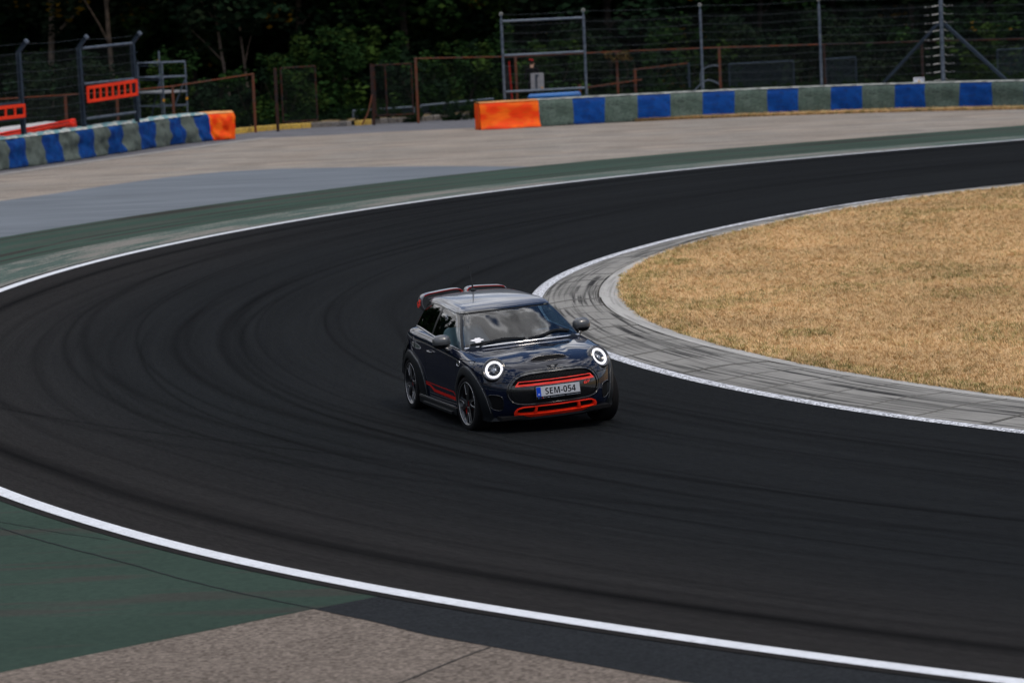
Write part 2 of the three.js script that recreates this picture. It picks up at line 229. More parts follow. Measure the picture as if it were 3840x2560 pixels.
const speckBump = tex(512, 512, (u, v, o) => { o[0] = o[1] = o[2] = 0.5 * pn2(u * 60, v * 60, 60, 60, 111) + 0.5 * pn2(u * 128, v * 128, 128, 128, 112); }, false);
struct('speckled_white_line', ribbon(offset(inner, (i) => -(0.2 + 0.06 * sstep(5, 10, inner[i].x) * sstep(-76, -80, inner[i].z))), offset(inner, 0.0), 0.0145, 3, true, (t) => 0.012 * Math.sin(Math.PI * t)), gnd({ map: rep(speckTex, 1 / 2), bumpMap: rep(speckBump, 1 / 2), bumpScale: 0.012 }));

// the kerb: concrete slabs rising from the line, a smooth apron behind them
const concTex = (base, seed, rub) => tex(1024, 1024, (u, v, o) => {
  // u along (12 m), v across (3 m)
  const a = pn2(u * 6, v * 6, 6, 6, seed), b = pn2(u * 40, v * 24, 40, 24, seed + 1), f = hash(u * 1024 | 0, v * 1024 | 0, seed + 2), s1 = pn2(u * 5, v * 48, 5, 48, seed + 3), s2 = pn2(u * 9, v * 150, 9, 150, seed + 4);
  const rubber = rub * sstep(0.4, 0.86, 0.62 * s1 + 0.38 * s2) * (0.55 + 0.6 * a), k = 0.84 + 0.2 * a + 0.14 * b + 0.16 * (f - 0.5);
  for (let c = 0; c < 3; c++) o[c] = mix(base[c] * k, 0.035, clamp(rubber)) ;
});
const kerbMat = gnd({ map: rep(concTex([0.235, 0.231, 0.216], 121, 1.0), 1 / 9, 1 / 2.2), bumpMap: rep(grainTex, 1 / 1.5), bumpScale: 0.002 });
const apronMat = gnd({ map: rep(concTex([0.375, 0.37, 0.352], 131, 0.45), 1 / 7, 1 / 1.7), bumpMap: rep(grainTex, 1 / 1.5), bumpScale: 0.0025 });
const kw = (i) => { const z = inner[i].z, x = inner[i].x; return z < -58 ? mix(0.9, 0.62, sstep(-60, -82, z)) : mix(0.93, 1.34, sstep(-58, -42, z)); };
const gw = (i) => { const z = inner[i].z; return z < -58 ? mix(1.3, 0.86, sstep(-57, -70, z)) : mix(1.3, 1.66, sstep(-57, -40, z)); };
const iA = nearest(inner, [36, -99.3]), iB = nearest(inner, [16, -27.6]), kSeam = offset(inner, kw), kGrass = offset(inner, gw);
const prof = (t) => 0.014 + 0.062 * sstep(-0.1, 0.62, t) + 0.004 * t;
{
  const kerb = new THREE.Group(); kerb.name = 'kerb'; scene.add(kerb); tag(kerb, null, null, null, 'structure');
  const arc = [0]; for (let i = 1; i < inner.length; i++) arc.push(arc[i - 1] + inner[i].distanceTo(inner[i - 1]));
  const f = (s) => { let i = 0; while (i < inner.length - 2 && arc[i + 1] < s) i++; return i + (s - arc[i]) / (arc[i + 1] - arc[i]); }, r = rng(9);
  const joints = []; for (let s = arc[iA]; s < arc[iB]; s += 1.2 + 0.05 * (r() - 0.5)) joints.push(s);
  for (let k = 0; k < joints.length - 1; k++) {
    const s0 = joints[k] + 0.022, s1 = joints[k + 1] - 0.022, nS = 3, nA = 7, pos = [], uv = [], idx = [], lift = (r() - 0.5) * 0.008, skew = 0.006 + (r() - 0.5) * 0.012;
    for (let a = 0; a <= nS; a++) { const s = mix(s0, s1, a / nS), i = f(s), p = atIdx(inner, i), q = atIdx(kSeam, i), w = p.distanceTo(q);
      for (let b = -1; b <= nA + 1; b++) { const t = clamp(b / nA), tt = mix(0.012, 0.992, t), drop = b < 0 || b > nA || 0; pos.push(mix(p.x, q.x, tt), drop ? -0.02 : prof(t) + lift + skew * (a / nS - 0.5), mix(p.z, q.z, tt)); uv.push(s, t * w); } }
    const n = nA + 3; for (let a = 0; a < nS; a++) for (let b = 0; b < n - 1; b++) { const i = a * n + b; idx.push(i, i + 1, i + n, i + 1, i + n + 1, i + n); }
    // end faces, so that each slab has its own depth
    for (const a of [0, nS]) { const o = pos.length / 3; for (let b = 0; b <= nA; b++) { const i = (a * n + b + 1) * 3; pos.push(pos[i], pos[i + 1], pos[i + 2], pos[i], -0.02, pos[i + 2]); uv.push(0, 0, 0, 0.05); } for (let b = 0; b < nA; b++) { const i = o + b * 2; idx.push(i, i + 1, i + 2, i + 1, i + 3, i + 2); } }
    const g = new THREE.BufferGeometry(); g.setAttribute('position', new THREE.Float32BufferAttribute(pos, 3)); g.setAttribute('uv', new THREE.Float32BufferAttribute(uv, 2)); g.setIndex(idx); g.computeVertexNormals(); 
    if (g.attributes.normal.getY(4) < 0) { const I = g.index.array; for (let i = 0; i < I.length; i += 3) { const t = I[i]; I[i] = I[i + 1]; I[i + 1] = t; } g.computeVertexNormals(); }
    mesh('slab', g, kerbMat, kerb);
  }
  const bed = ribbon(inner.slice(iA, iB), kSeam.slice(iA, iB), 0, 6, true, (t) => prof(t) - 0.011); mesh('kerb_bed', bed, std([0.004, 0.004, 0.004], 1), kerb);
  const g = ribbon(offset(inner, (i) => kw(i) + 0.018).slice(iA, iB), kGrass.slice(iA, iB), 0, 4, true, (t) => 0.078 - 0.02 * t); const uv = g.attributes.uv; for (let i = 0; i < uv.count; i++) uv.setXY(i, uv.getY(i), uv.getX(i)); mesh('apron', g, apronMat, kerb);
}
// the dry infield
const infield = (x, z) => { const i = nearest(inner, [x, z]), t = inner[Math.min(i + 1, N_S)].clone().sub(inner[Math.max(i - 1, 0)]).normalize(), l = (x - inner[i].x) * t.z - (z - inner[i].z) * t.x; return l - gw(i); };
const dry = (x, z) => 0.55 * fbm(x * 0.28, z * 0.28, 3, 141) + 0.3 * n2(x * 1.1, z * 1.1, 142) + 0.15 * n2(x * 4, z * 4, 143);
{
  const dirtTex = tex(1024, 1024, (u, v, o) => { const n = 0.4 * pn2(u * 10, v * 10, 10, 10, 151) + 0.3 * pn2(u * 44, v * 44, 44, 44, 152) + 0.3 * pn2(u * 200, v * 200, 200, 200, 153), g = sstep(0.55, 0.75, pn2(u * 16, v * 16, 16, 16, 154)), k = 0.55 + 0.8 * n; o[0] = mix(0.42, 0.24, g) * k; o[1] = mix(0.28, 0.19, g) * k; o[2] = mix(0.14, 0.08, g) * k; });
  const edge = kGrass.slice(iA, iB).map(pt);
  struct('dry_infield', sheet([...edge, [60, -20], [120, -70], [60, -108]], 0.03), gnd({ map: rep(dirtTex, 1 / 7), bumpMap: rep(grainTex, 1 / 2), bumpScale: 0.01 }));
  const r = rng(77), blades = [];
  for (let b = 0; b < 9; b++) { const a = r() * 6.28, d = r() * 0.045, h = 0.03 + 0.05 * r(), w = 0.0035 + 0.002 * r(), l = 0.03 + 0.05 * r(), c = a + (r() - 0.5) * 2, x = Math.cos(a) * d, z = Math.sin(a) * d, dx = Math.cos(c) * l, dz = Math.sin(c) * l, wx = -Math.sin(c) * w, wz = Math.cos(c) * w;
    const P = [[x - wx, 0, z - wz], [x + wx, 0, z + wz], [x + dx * 0.35 - wx * 0.8, h * 0.7, z + dz * 0.35 - wz * 0.8], [x + dx * 0.35 + wx * 0.8, h * 0.7, z + dz * 0.35 + wz * 0.8], [x + dx, h, z + dz]], g = new THREE.BufferGeometry(); g.setAttribute('position', new THREE.Float32BufferAttribute(P.flat(), 3)); g.setIndex([0, 1, 2, 1, 3, 2, 2, 3, 4]); g.computeVertexNormals(); blades.push(g); }
  const tuft = merge(blades), cols = [[0.7, 0.475, 0.245], [0.75, 0.54, 0.3], [0.63, 0.41, 0.195], [0.46, 0.36, 0.15], [0.22, 0.21, 0.08]].map((c) => new THREE.Color().setRGB(...c));
  const list = [], m4 = new THREE.Matrix4(), q = new THREE.Quaternion(), e = new THREE.Euler();
  const grow = (x, z, y, size, greenBias) => { const d = dry(x, z), p = r(), green = p < sstep(0.5, 0.78, d) * 0.34 + greenBias + 0.05; const c = green ? cols[r() < 0.55 ? 3 : 4] : cols[r() < 0.45 ? 0 : r() < 0.6 ? 1 : 2], s = size * (0.55 + 0.55 * r()) * (green ? 1.1 : 1); list.push([x, y, z, r() * 6.28, (r() - 0.5) * 0.5, s, c, (0.9 + 0.14 * r()) * (0.74 + 0.46 * fbm(x * 0.55, z * 0.55, 4, 144))]); };
  for (let k = 0; k < 560000; k++) { const x = 1.6 + 18.5 * r(), z = -86.5 + 50 * r(), mid = infield(x, z); if (mid < -0.05 * r() || x / -z > 0.205) continue; if (z < -62 && r() < 0.35) continue; const edgeGreen = mid < 0.5 ? 0.22 : 0; if (n2(x * 2.2, z * 2.2, 145) < 0.16 && r() < 0.7) continue; grow(x, z, 0.03, mid < 0.3 ? 1.15 : 1, edgeGreen); }
  // odd green weed patches
  for (const [x, z, n] of [[2.9, -64.3, 260], [4.1, -50.9, 240], [9.4, -54.5, 200], [3.2, -55.2, 60], [5.8, -60, 60], [2.3, -61.8, 120], [7.1, -46.2, 70]]) for (let k = 0; k < n; k++) { const a = r() * 6.28, d = Math.sqrt(r()); grow(x + Math.cos(a) * d * 0.42, z + Math.sin(a) * d * 0.5, 0.03, 1.15, 0.75); }
  const put = (name, items) => { const im = new THREE.InstancedMesh(tuft, gnd(), items.length), c = new THREE.Color(); items.forEach(([x, y, z, a, t, s, col, k], i) => { q.setFromEuler(e.set(t, a, t * 0.7)); m4.compose(V(x, y, z), q, V(s, s, s)); im.setMatrixAt(i, m4); im.setColorAt(i, c.copy(col).multiplyScalar(k)); }); im.name = numbered(name); im.castShadow = im.receiveShadow = true; scene.add(im); return im; };
  tag(put('dry_grass', list), 'short sun-bleached grass with a few green weeds inside the curve', 'grass', null, 'stuff');
  // a strip of rough grass along the foot of the right barrier and on the bank behind the kerb stones
  list.length = 0;
  for (let k = 0; k < 9000; k++) { const x = 4.6 + 15.6 * r(), w = mix(0.06, 0.95, sstep(4.5, 12, x)), zb = -125.46 + (x > 7 ? 0.0 : 0) , z = barZ(x) + 0.02 + w * Math.pow(r(), 0.8); grow(x, z, 0.0, 1.35 + 0.5 * r(), r() < 0.5 ? 0.28 : 0); }
  tag(put('rough_grass', list), 'strip of yellow and green grass along the foot of the right barrier', 'grass', null, 'stuff');
  list.length = 0;
  for (let k = 0; k < 2600; k++) { const x = -4.9 + 5.4 * r(), z = -134.95 - 0.42 * (x + 4.9) - 0.3 - 1.6 * r(); grow(x, z, 0.06, 1.6, 0.1); }
  for (let k = 0; k < 900; k++) { const t = r(), x = mix(-9.9, -6.5, t), z = mix(-131.3, -134.5, Math.pow(t, 0.6)) - 0.35 - 0.9 * r(); grow(x, z, 0.02, 1.8, 0.45); }
  tag(put('bank_grass', list), 'dry grass on the low bank behind the grey kerb stones', 'grass', null, 'stuff');
}
function barZ(x) { const t = (x - 8) / 9.2; return -126.78 + 2.6 * t * t * (x > 8 ? 1.28 : 0.68); }

// ---------------------------------------------------------------- kerb stones, concrete strip, banks
{
  const strip = cr([[-18.4, -99.8], [-14.9, -109.42], [-13.66, -112.96], [-12.4, -116.43], [-11.12, -119.83], [-9.82, -123.16], [-8.5, -126.4]]), a = sample(strip, 60), conc = std([1, 1, 1], 0.9, { map: rep(concTex([0.26, 0.25, 0.235], 161, 0.25), 1 / 5, 1 / 2) });
  struct('concrete_strip', ribbon(a, offset(a, (i) => mix(-0.42, -0.62, i / 60)), 0, 3, true, (t) => 0.03 - 0.02 * Math.pow(2 * t - 1, 4)), conc);
  const r = rng(31), stoneMats = { grey: [0, 1, 2].map((k) => std([1, 1, 1], 0.9, { map: speckle([0.23 - 0.03 * k, 0.215 - 0.03 * k, 0.2 - 0.03 * k], [0.12, 0.11, 0.1], 5, 5, 40 + k) })), yellow: [0, 1].map((k) => std([1, 1, 1], 0.8, { map: speckle([0.62 - 0.1 * k, 0.4 - 0.06 * k, 0.07], [0.34, 0.25, 0.09], 7, 5, 45 + k, 0.62) })) };
  const geos = [0, 1, 2].map((k) => { const g = new RoundedBoxGeometry(0.26, 0.24, 1, 2, 0.035); const p = g.attributes.position; for (let i = 0; i < p.count; i++) p.setY(i, p.getY(i) + 0.012 * (n3(p.getX(i) * 9 + k * 7, p.getY(i) * 9, p.getZ(i) * 4) - 0.5)); g.computeVertexNormals(); return g; });
  const row = (name, label, pts, step, paint) => {
    const t = thing(name, label, 'kerb'), c = cr(pts), L = c.getLength(), n = Math.round(L / step), P = sample(c, n);
    for (let k = 0; k < n; k++) { const A = P[k], B = P[k + 1], d = B.clone().sub(A), p = paint(k, n), m = mesh('kerb_stone', geos[k % 3], p === 'y' ? stoneMats.yellow[r() < 0.6 ? 0 : 1] : stoneMats.grey[Math.floor(r() * 3)], t); m.position.copy(A).add(B).multiplyScalar(0.5).setY(0.05 + 0.02 * (r() - 0.5)); m.rotation.y = Math.atan2(d.x, d.z) + 0.03 * (r() - 0.5); m.scale.set(1, 1, d.length() * 0.955); }
  };
  row('kerb_stones', 'yellow painted kerb stones curving behind the orange end of the left barrier', [[-9.75, -131.0], [-9.0, -132.6], [-8.11, -133.6], [-6.65, -134.25], [-6.0, -134.25], [-5.55, -133.9]], 0.4, (k, n) => (k < n * 0.72 ? 'y' : 'g'));
  row('kerb_stones', 'grey kerb stones with one yellow end stone, left of the orange right barrier', [[-5.28, -134.2], [-4.9, -134.75], [-3.1, -135.6], [-0.9, -136.9], [0.6, -137.6]], 0.36, (k) => (k < 2 ? 'y' : 'g'));
  struct('bank', (() => { const a = sample(cr([[-5.1, -134.4], [-4.8, -134.9], [-3.0, -135.75], [-0.8, -137.0], [1.2, -138]]), 30); return ribbon(a, offset(a, (i) => 2.4 * (i > 0 ? 1 : 0.2)), 0, 5, true, (t) => 0.13 + 0.1 * Math.sin(t * 3) * 0.6); })(), std([0.17, 0.125, 0.065], 1));
}

// ---------------------------------------------------------------- tyre barriers wrapped in painted belts
const beltTex = (base, alt, seed, scuff) => tex(512, 256, (u, v, o) => {
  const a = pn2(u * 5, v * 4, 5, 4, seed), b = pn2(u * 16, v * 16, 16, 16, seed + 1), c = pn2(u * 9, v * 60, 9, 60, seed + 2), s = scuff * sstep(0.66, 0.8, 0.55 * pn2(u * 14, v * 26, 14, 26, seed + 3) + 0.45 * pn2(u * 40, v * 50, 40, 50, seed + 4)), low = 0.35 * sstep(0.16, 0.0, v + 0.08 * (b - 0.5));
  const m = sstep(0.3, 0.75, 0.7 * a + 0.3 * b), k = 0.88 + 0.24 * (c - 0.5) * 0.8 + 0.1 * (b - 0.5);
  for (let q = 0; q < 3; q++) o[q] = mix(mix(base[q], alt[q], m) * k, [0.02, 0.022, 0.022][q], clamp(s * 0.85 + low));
});
const belts = {
  blue: [0, 1].map((k) => std([1, 1, 1], 0.62, { map: beltTex([0.0025, 0.05, 0.25], [0.003, 0.062, 0.29], 200 + k * 9, 0.6) })),
  green: [0, 1].map((k) => std([1, 1, 1], 0.7, { map: beltTex([0.085, 0.125, 0.103], [0.115, 0.16, 0.135], 220 + k * 9, 0.9) })),
  greyGreen: [0, 1].map((k) => std([1, 1, 1], 0.7, { map: beltTex([0.1, 0.125, 0.112], [0.11, 0.136, 0.121], 240 + k * 9, 0.15) })),
  deepBlue: [0, 1].map((k) => std([1, 1, 1], 0.62, { map: beltTex([0.0025, 0.036, 0.19], [0.003, 0.056, 0.24], 260 + k * 9, 0.15) })),
  orange: [0].map((k) => std([1, 1, 1], 0.6, { map: beltTex([0.97, 0.145, 0.006], [0.9, 0.055, 0.004], 280, 0.05) })),
  top: [0, 1].map((k) => std([1, 1, 1], 0.75, { map: tex(256, 128, (u, v, o) => { const a = pn2(u * 8, v * 5, 8, 5, 300 + k), b = pn2(u * 24, v * 12, 24, 12, 303 + k), d = sstep(0.62, 0.72, 0.5 * a + 0.5 * b), t = sstep(0.5, 0.7, pn2(u * 6, v * 4, 6, 4, 307 + k)); for (let q = 0; q < 3; q++) o[q] = mix(mix([0.42, 0.44, 0.41][q], k ? [0.11, 0.26, 0.29][q] : [0.24, 0.28, 0.26][q], t * (k ? 0.9 : 0.6)), 0.04, d * 0.8) * (0.8 + 0.4 * b); }) })),
  orangeTop: [std([1, 1, 1], 0.7, { map: beltTex([0.85, 0.42, 0.16], [0.7, 0.3, 0.1], 310, 0.1) })],
};
// cells: [start fraction, end fraction, paint]; front follows base curve, +1 = the side that faces the track
function tyreBarrier(label, pts, cells, side, o) {
  const t = thing('tyre_barrier', label, 'barrier'), path = sample(cr(pts), 400), T = tangents(path), H = o.height, r = rng(o.seed);
  const P = (f) => atIdx(path, clamp(f) * 400), Nn = (f) => { const d = T[Math.round(clamp(f) * 400)]; return V(d.z * side, 0, -d.x * side); };
  const skew = cells.map(() => ({ a: (r() - 0.5) * o.wave, b: (r() - 0.5) * 6 })); skew.push({ a: 0, b: 0 });
  const edge = (k, f, y) => f + (k === 0 || k === cells.length ? 0 : (o.lean * (y - 0.5) + skew[k].a * Math.sin(y * 4.2 + skew[k].b)) / o.len);
  cells.forEach(([f0, f1, paint], k) => {
    const nu = 12, nv = 10, pos = [], uv = [], idx = [], flare = paint === 'orange' ? 1 : 0;
    for (let j = 0; j <= nv; j++) for (let i = 0; i <= nu; i++) {
      const y = j / nv, a = edge(k, f0, y), b = edge(k + 1, f1, y), f = mix(a, b, i / nu), p = P(f), n = Nn(f), s = f * o.len;
      const gather = 0.5 + 0.5 * Math.sin((i / nu) * Math.PI); // belts pinched at the seams
      let out = o.bulge * (gather - 0.6) + o.ripple * (n2(s * 1.7, y * 2.6, o.seed) - 0.5) + o.ripple * 0.6 * (n2(s * 5, y * 5 + s * 1.3, o.seed + 2) - 0.5) - 0.06 * sstep(0.86, 1, y) + (flare ? o.flare * Math.pow(1 - y, 6) * (0.4 + 0.9 * n2(s * 3.4, 1, 8)) : 0);
      const yy = y * H + (j === nv ? 0.015 * (n2(s * 2, 5, o.seed) - 0.5) : 0);
      pos.push(p.x + n.x * out, yy + (j === 0 ? 0.005 + (flare ? 0.03 * n2(s * 6, 2, 4) : 0.02 * n2(s * 3, 2, 4)) : 0), p.z + n.z * out); uv.push(i / nu, y);
    }
    for (let j = 0; j < nv; j++) for (let i = 0; i < nu; i++) { const a = j * (nu + 1) + i; idx.push(a, a + 1, a + nu + 1, a + 1, a + nu + 2, a + nu + 1); }
    const g = new THREE.BufferGeometry(); g.setAttribute('position', new THREE.Float32BufferAttribute(pos, 3)); g.setAttribute('uv', new THREE.Float32BufferAttribute(uv, 2)); g.setIndex(idx); g.computeVertexNormals();
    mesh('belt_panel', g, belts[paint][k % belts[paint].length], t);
    const tp = [], tu = [], ti = [], nt = 4; // the crumpled cover on top
    for (let j = 0; j <= nt; j++) for (let i = 0; i <= nu; i++) { const f = mix(edge(k, f0, 1), edge(k + 1, f1, 1), i / nu), p = P(f), n = Nn(f), s = f * o.len, d = -(o.lip + 0.06 * 0 + (j / nt) * o.depth); tp.push(p.x + n.x * (d + (j === 0 ? 0.015 : 0)), H + 0.012 + o.crown * (j === 0 ? 0 : 1) * (0.5 + 0.7 * n2(s * 3, j * 1.3, o.seed + 5)) * Math.min(1, j), p.z + n.z * d); tu.push(i / nu, j / nt); }
    for (let j = 0; j < nt; j++) for (let i = 0; i < nu; i++) { const a = j * (nu + 1) + i; ti.push(a, a + 1, a + nu + 1, a + 1, a + nu + 2, a + nu + 1); }
    const tg = new THREE.BufferGeometry(); tg.setAttribute('position', new THREE.Float32BufferAttribute(tp, 3)); tg.setAttribute('uv', new THREE.Float32BufferAttribute(tu, 2)); tg.setIndex(ti); tg.computeVertexNormals();
    mesh('top_cover', tg, paint === 'orange' ? belts.orangeTop[0] : belts.top[(k + o.seed) % 2 && o.teal ? 1 : o.teal ? 1 : 0], t);
  });
  // back and ends
  const back = path.map((p, i) => V(p.x - T[i].z * side * (o.depth + o.lip), 0, p.z + T[i].x * side * (o.depth + o.lip)));
  const wall = (A, y0, y1) => { const pos = [], idx = []; A.forEach((p, i) => { pos.push(p.x, y0, p.z, p.x, y1, p.z); if (i) idx.push(i * 2 - 2, i * 2 - 1, i * 2, i * 2, i * 2 - 1, i * 2 + 1); }); const g = new THREE.BufferGeometry(); g.setAttribute('position', new THREE.Float32BufferAttribute(pos, 3)); g.setIndex(idx); g.computeVertexNormals(); return g; };
  mesh('back_belt', wall(back.filter((_, i) => i % 10 === 0), 0, H), M.blackRubber, t);
  for (const f of [0, 1]) { const e = f * 400, A = P(f).clone().addScaledVector(Nn(f), -0.05), B = back[e].clone(); const g = wall([A, A.clone().lerp(B, 0.5).add(V(0.03, 0, 0)), B], 0, H - 0.01); const paint = cells[f ? cells.length - 1 : 0][2]; g.setAttribute('uv', new THREE.Float32BufferAttribute([0, 0, 0, 1, 0.5, 0, 0.5, 1, 1, 0, 1, 1], 2)); mesh('end_panel', g, belts[paint][0], t); }
  return t;
}
{
  const pts = [[-0.74, -125.02], [1.26, -125.62], [3.6, -126.3], [7.76, -126.78], [10.31, -126.57], [12.72, -125.94], [14.99, -124.9], [17.33, -123.35], [19.4, -121.6]], c = cr(pts), L = c.getLength(), path = sample(c, 2000), fx = (x) => { let i = 0; while (i < 1999 && path[i].x < x) i++; return i / 2000; };
  // cell borders read off the photograph along the foot of the barrier, in metres
  const xs = [-0.74, 1.26, 2.44, 3.54, 4.66, 5.8, 6.92, 8.02, 9.15, 10.2, 11.3, 12.34, 13.42, 14.4, 15.5, 16.5, 17.5, 18.4, 19.4], cells = xs.slice(1).map((x, i) => [fx(xs[i]), i === xs.length - 2 ? 1 : fx(x), i === 0 ? 'orange' : i % 2 ? 'green' : 'blue']);
  cells[0][0] = 0;
  tyreBarrier('barrier of blue and grey-green belts with an orange left end, right of the gap', pts, cells, -1, { height: 0.9, len: L, seed: 11, wave: 0.05, lean: 0.02, bulge: 0.02, ripple: 0.05, flare: 0.2, lip: 0.03, depth: 0.62, crown: 0.03, teal: false });
  const pl = [[-17.2, -106.4], [-16.2, -109.0], [-15.36, -111.29], [-14.42, -113.62], [-13.5, -116.43], [-12.6, -119.4], [-11.73, -122.22], [-10.9, -124.7], [-10.1, -126.2], [-9.2, -126.75]], cl = cr(pl), Ll = cl.getLength(), pp = sample(cl, 2000), fn = (q) => nearest(pp, q) / 2000;
  const q = [[-14.97, -111.98], [-14.69, -113.0], [-14.29, -114.3], [-13.81, -115.37], [-13.46, -116.61], [-13.02, -117.8], [-12.64, -119.02], [-12.26, -120.2], [-11.93, -121.42], [-11.53, -122.75], [-11.18, -124.0], [-10.81, -124.95], [-10.41, -125.76], [-10.03, -126.3]].map(fn), all = [0, fn([-16.0, -109.6]), fn([-15.5, -110.8]), ...q, 1];
  tyreBarrier('barrier of dark blue and grey belts ending in an orange block, at the left', pl, all.slice(1).map((f, i) => [all[i], f, i === all.length - 2 ? 'orange' : (all.length - i) % 2 ? 'deepBlue' : 'greyGreen']), -1, { height: 0.9, len: Ll, seed: 21, wave: 0.2, lean: -0.1, bulge: 0.07, ripple: 0.16, flare: 0.02, lip: 0.04, depth: 0.6, crown: 0.07, teal: true });
}

// ---------------------------------------------------------------- fences
// woven wire between two points: crossing diagonal wires, real and thin
function weave(list, a, b, y0, y1, pitch = 0.09, r = 0.0016) {
  const L = Math.hypot(b[0] - a[0], b[1] - a[1]), H = y1 - y0, at = (s, y) => V(mix(a[0], b[0], s / L), y, mix(a[1], b[1], s / L));
  for (let s = -H; s < L; s += pitch) for (const up of [1, 0]) {
    const s0 = Math.max(0, s), s1 = Math.min(L, s + H); if (s1 - s0 < 0.02) continue;
    const ya = y0 + (up ? s0 - s : H - (s0 - s)), yb = y0 + (up ? s1 - s : H - (s1 - s)), g = new THREE.CylinderGeometry(r, r, 1, 3, 1, true), A = at(s0, ya), B = at(s1, yb), d = B.clone().sub(A), len = d.length();
    g.scale(1, len, 1); g.applyQuaternion(new THREE.Quaternion().setFromUnitVectors(V(0, 1, 0), d.normalize())); const m = A.add(B).multiplyScalar(0.5); g.translate(m.x, m.y, m.z); list.push(g);
  }
}
{ // right debris fence
  const t = thing('debris_fence', 'tall galvanised debris fence of wires and mesh behind the right barrier', 'fence'), zf = (x) => barZ(x) - 0.82, px = [0.12, 2.95, 7.0, 11.08, 15.09, 19.2], r = rng(61);
  px.forEach((x, i) => {
    const z = zf(x), thick = i === 4 ? 0.07 : 0.046, post = mesh('post', merge([bar([x, 0, z], [x, 3.72, z], thick, 12), bar([x, 3.6, z], [x, 3.86, z], thick * 0.5, 8)]), M.zinc, t);
    mesh('wire_eye', new THREE.TorusGeometry(0.05, 0.011, 6, 14).translate(x, 3.88, z), M.wireBright, post);
    const cl = []; for (let k = 0; k < 11; k++) cl.push(new THREE.TorusGeometry(thick + 0.004, 0.009, 5, 12).rotateX(Math.PI / 2).translate(x, 0.98 + k * 0.255, z)); mesh('clamp', merge(cl), M.zincDark, post);
  });
  for (const y of [1.22, 2.465, 3.63]) mesh('rail', bar([px[0] + 0.05, y, zf(px[0]) + 0.05], [px[1] - 0.05, y - 0.005, zf(px[1]) + 0.05], 0.042, 10), M.zinc, t);
  const bx = px[4], bz = zf(bx) - 0.06; mesh('brace', merge([beam(V(bx - 0.12, 2.88, bz), V(13.0, 0.72, zf(13) - 0.35), 0.12, 0.11), beam(V(bx - 0.14, 2.87, bz), V(bx, 2.86, bz), 0.1, 0.1)]), M.zincDark, t);
  mesh('brace', merge([beam(V(bx + 0.12, 2.88, bz), V(17.3, 0.7, zf(17.3) - 0.35), 0.12, 0.11), beam(V(bx + 0.14, 2.87, bz), V(bx, 2.86, bz), 0.1, 0.1)]), M.zincDark, t);
  for (let k = 0; k < 11; k++) for (let i = 0; i < px.length - 1; i++) { const y = 0.98 + k * 0.28 + (k === 10 ? 0.08 : 0), a = V(px[i], y, zf(px[i])), b = V(px[i + 1], y, zf(px[i + 1])), m = a.clone().lerp(b, 0.5); m.y -= 0.03 + 0.03 * r(); mesh('cable', tube([a, a.clone().lerp(m, 0.5).add(V(0, -0.012, 0)), m, m.clone().lerp(b, 0.5).add(V(0, -0.012, 0)), b], 0.0035, 10, 4), M.wire, t); }
  // turnbuckles and wire clips beside the braced post
  for (let k = 0; k < 10; k++) { const y = 0.98 + k * 0.28, z = zf(bx) + 0.05, g = [tube([[bx + 0.08, y + 0.05, z], [bx + 0.16, y - 0.01, z], [bx + 0.24, y - 0.01, z]], 0.009, 8, 5)]; g.push(bar([bx - 0.09, y + 0.015, z], [bx - 0.32, y - 0.015, z], 0.012 + 0.004 * r(), 6)); for (let c = 0; c < 3; c++) g.push(box(0.014, 0.04, 0.02, bx + 0.27 + c * 0.055, y, z), box(0.016, 0.036, 0.02, bx - 0.4 - c * 0.07 - 0.05 * r(), y - 0.02, z)); mesh('turnbuckle', merge(g), M.wireBright, t); }
  const w = []; for (let i = 0; i < px.length - 1; i++) weave(w, [px[i], zf(px[i]) - 0.04], [px[i + 1], zf(px[i + 1]) - 0.04], 0.6, 3.6, 0.085, 0.0015); tag(mesh('wire_mesh', merge(w), M.meshDark, t), null, null, null, 'stuff');
}
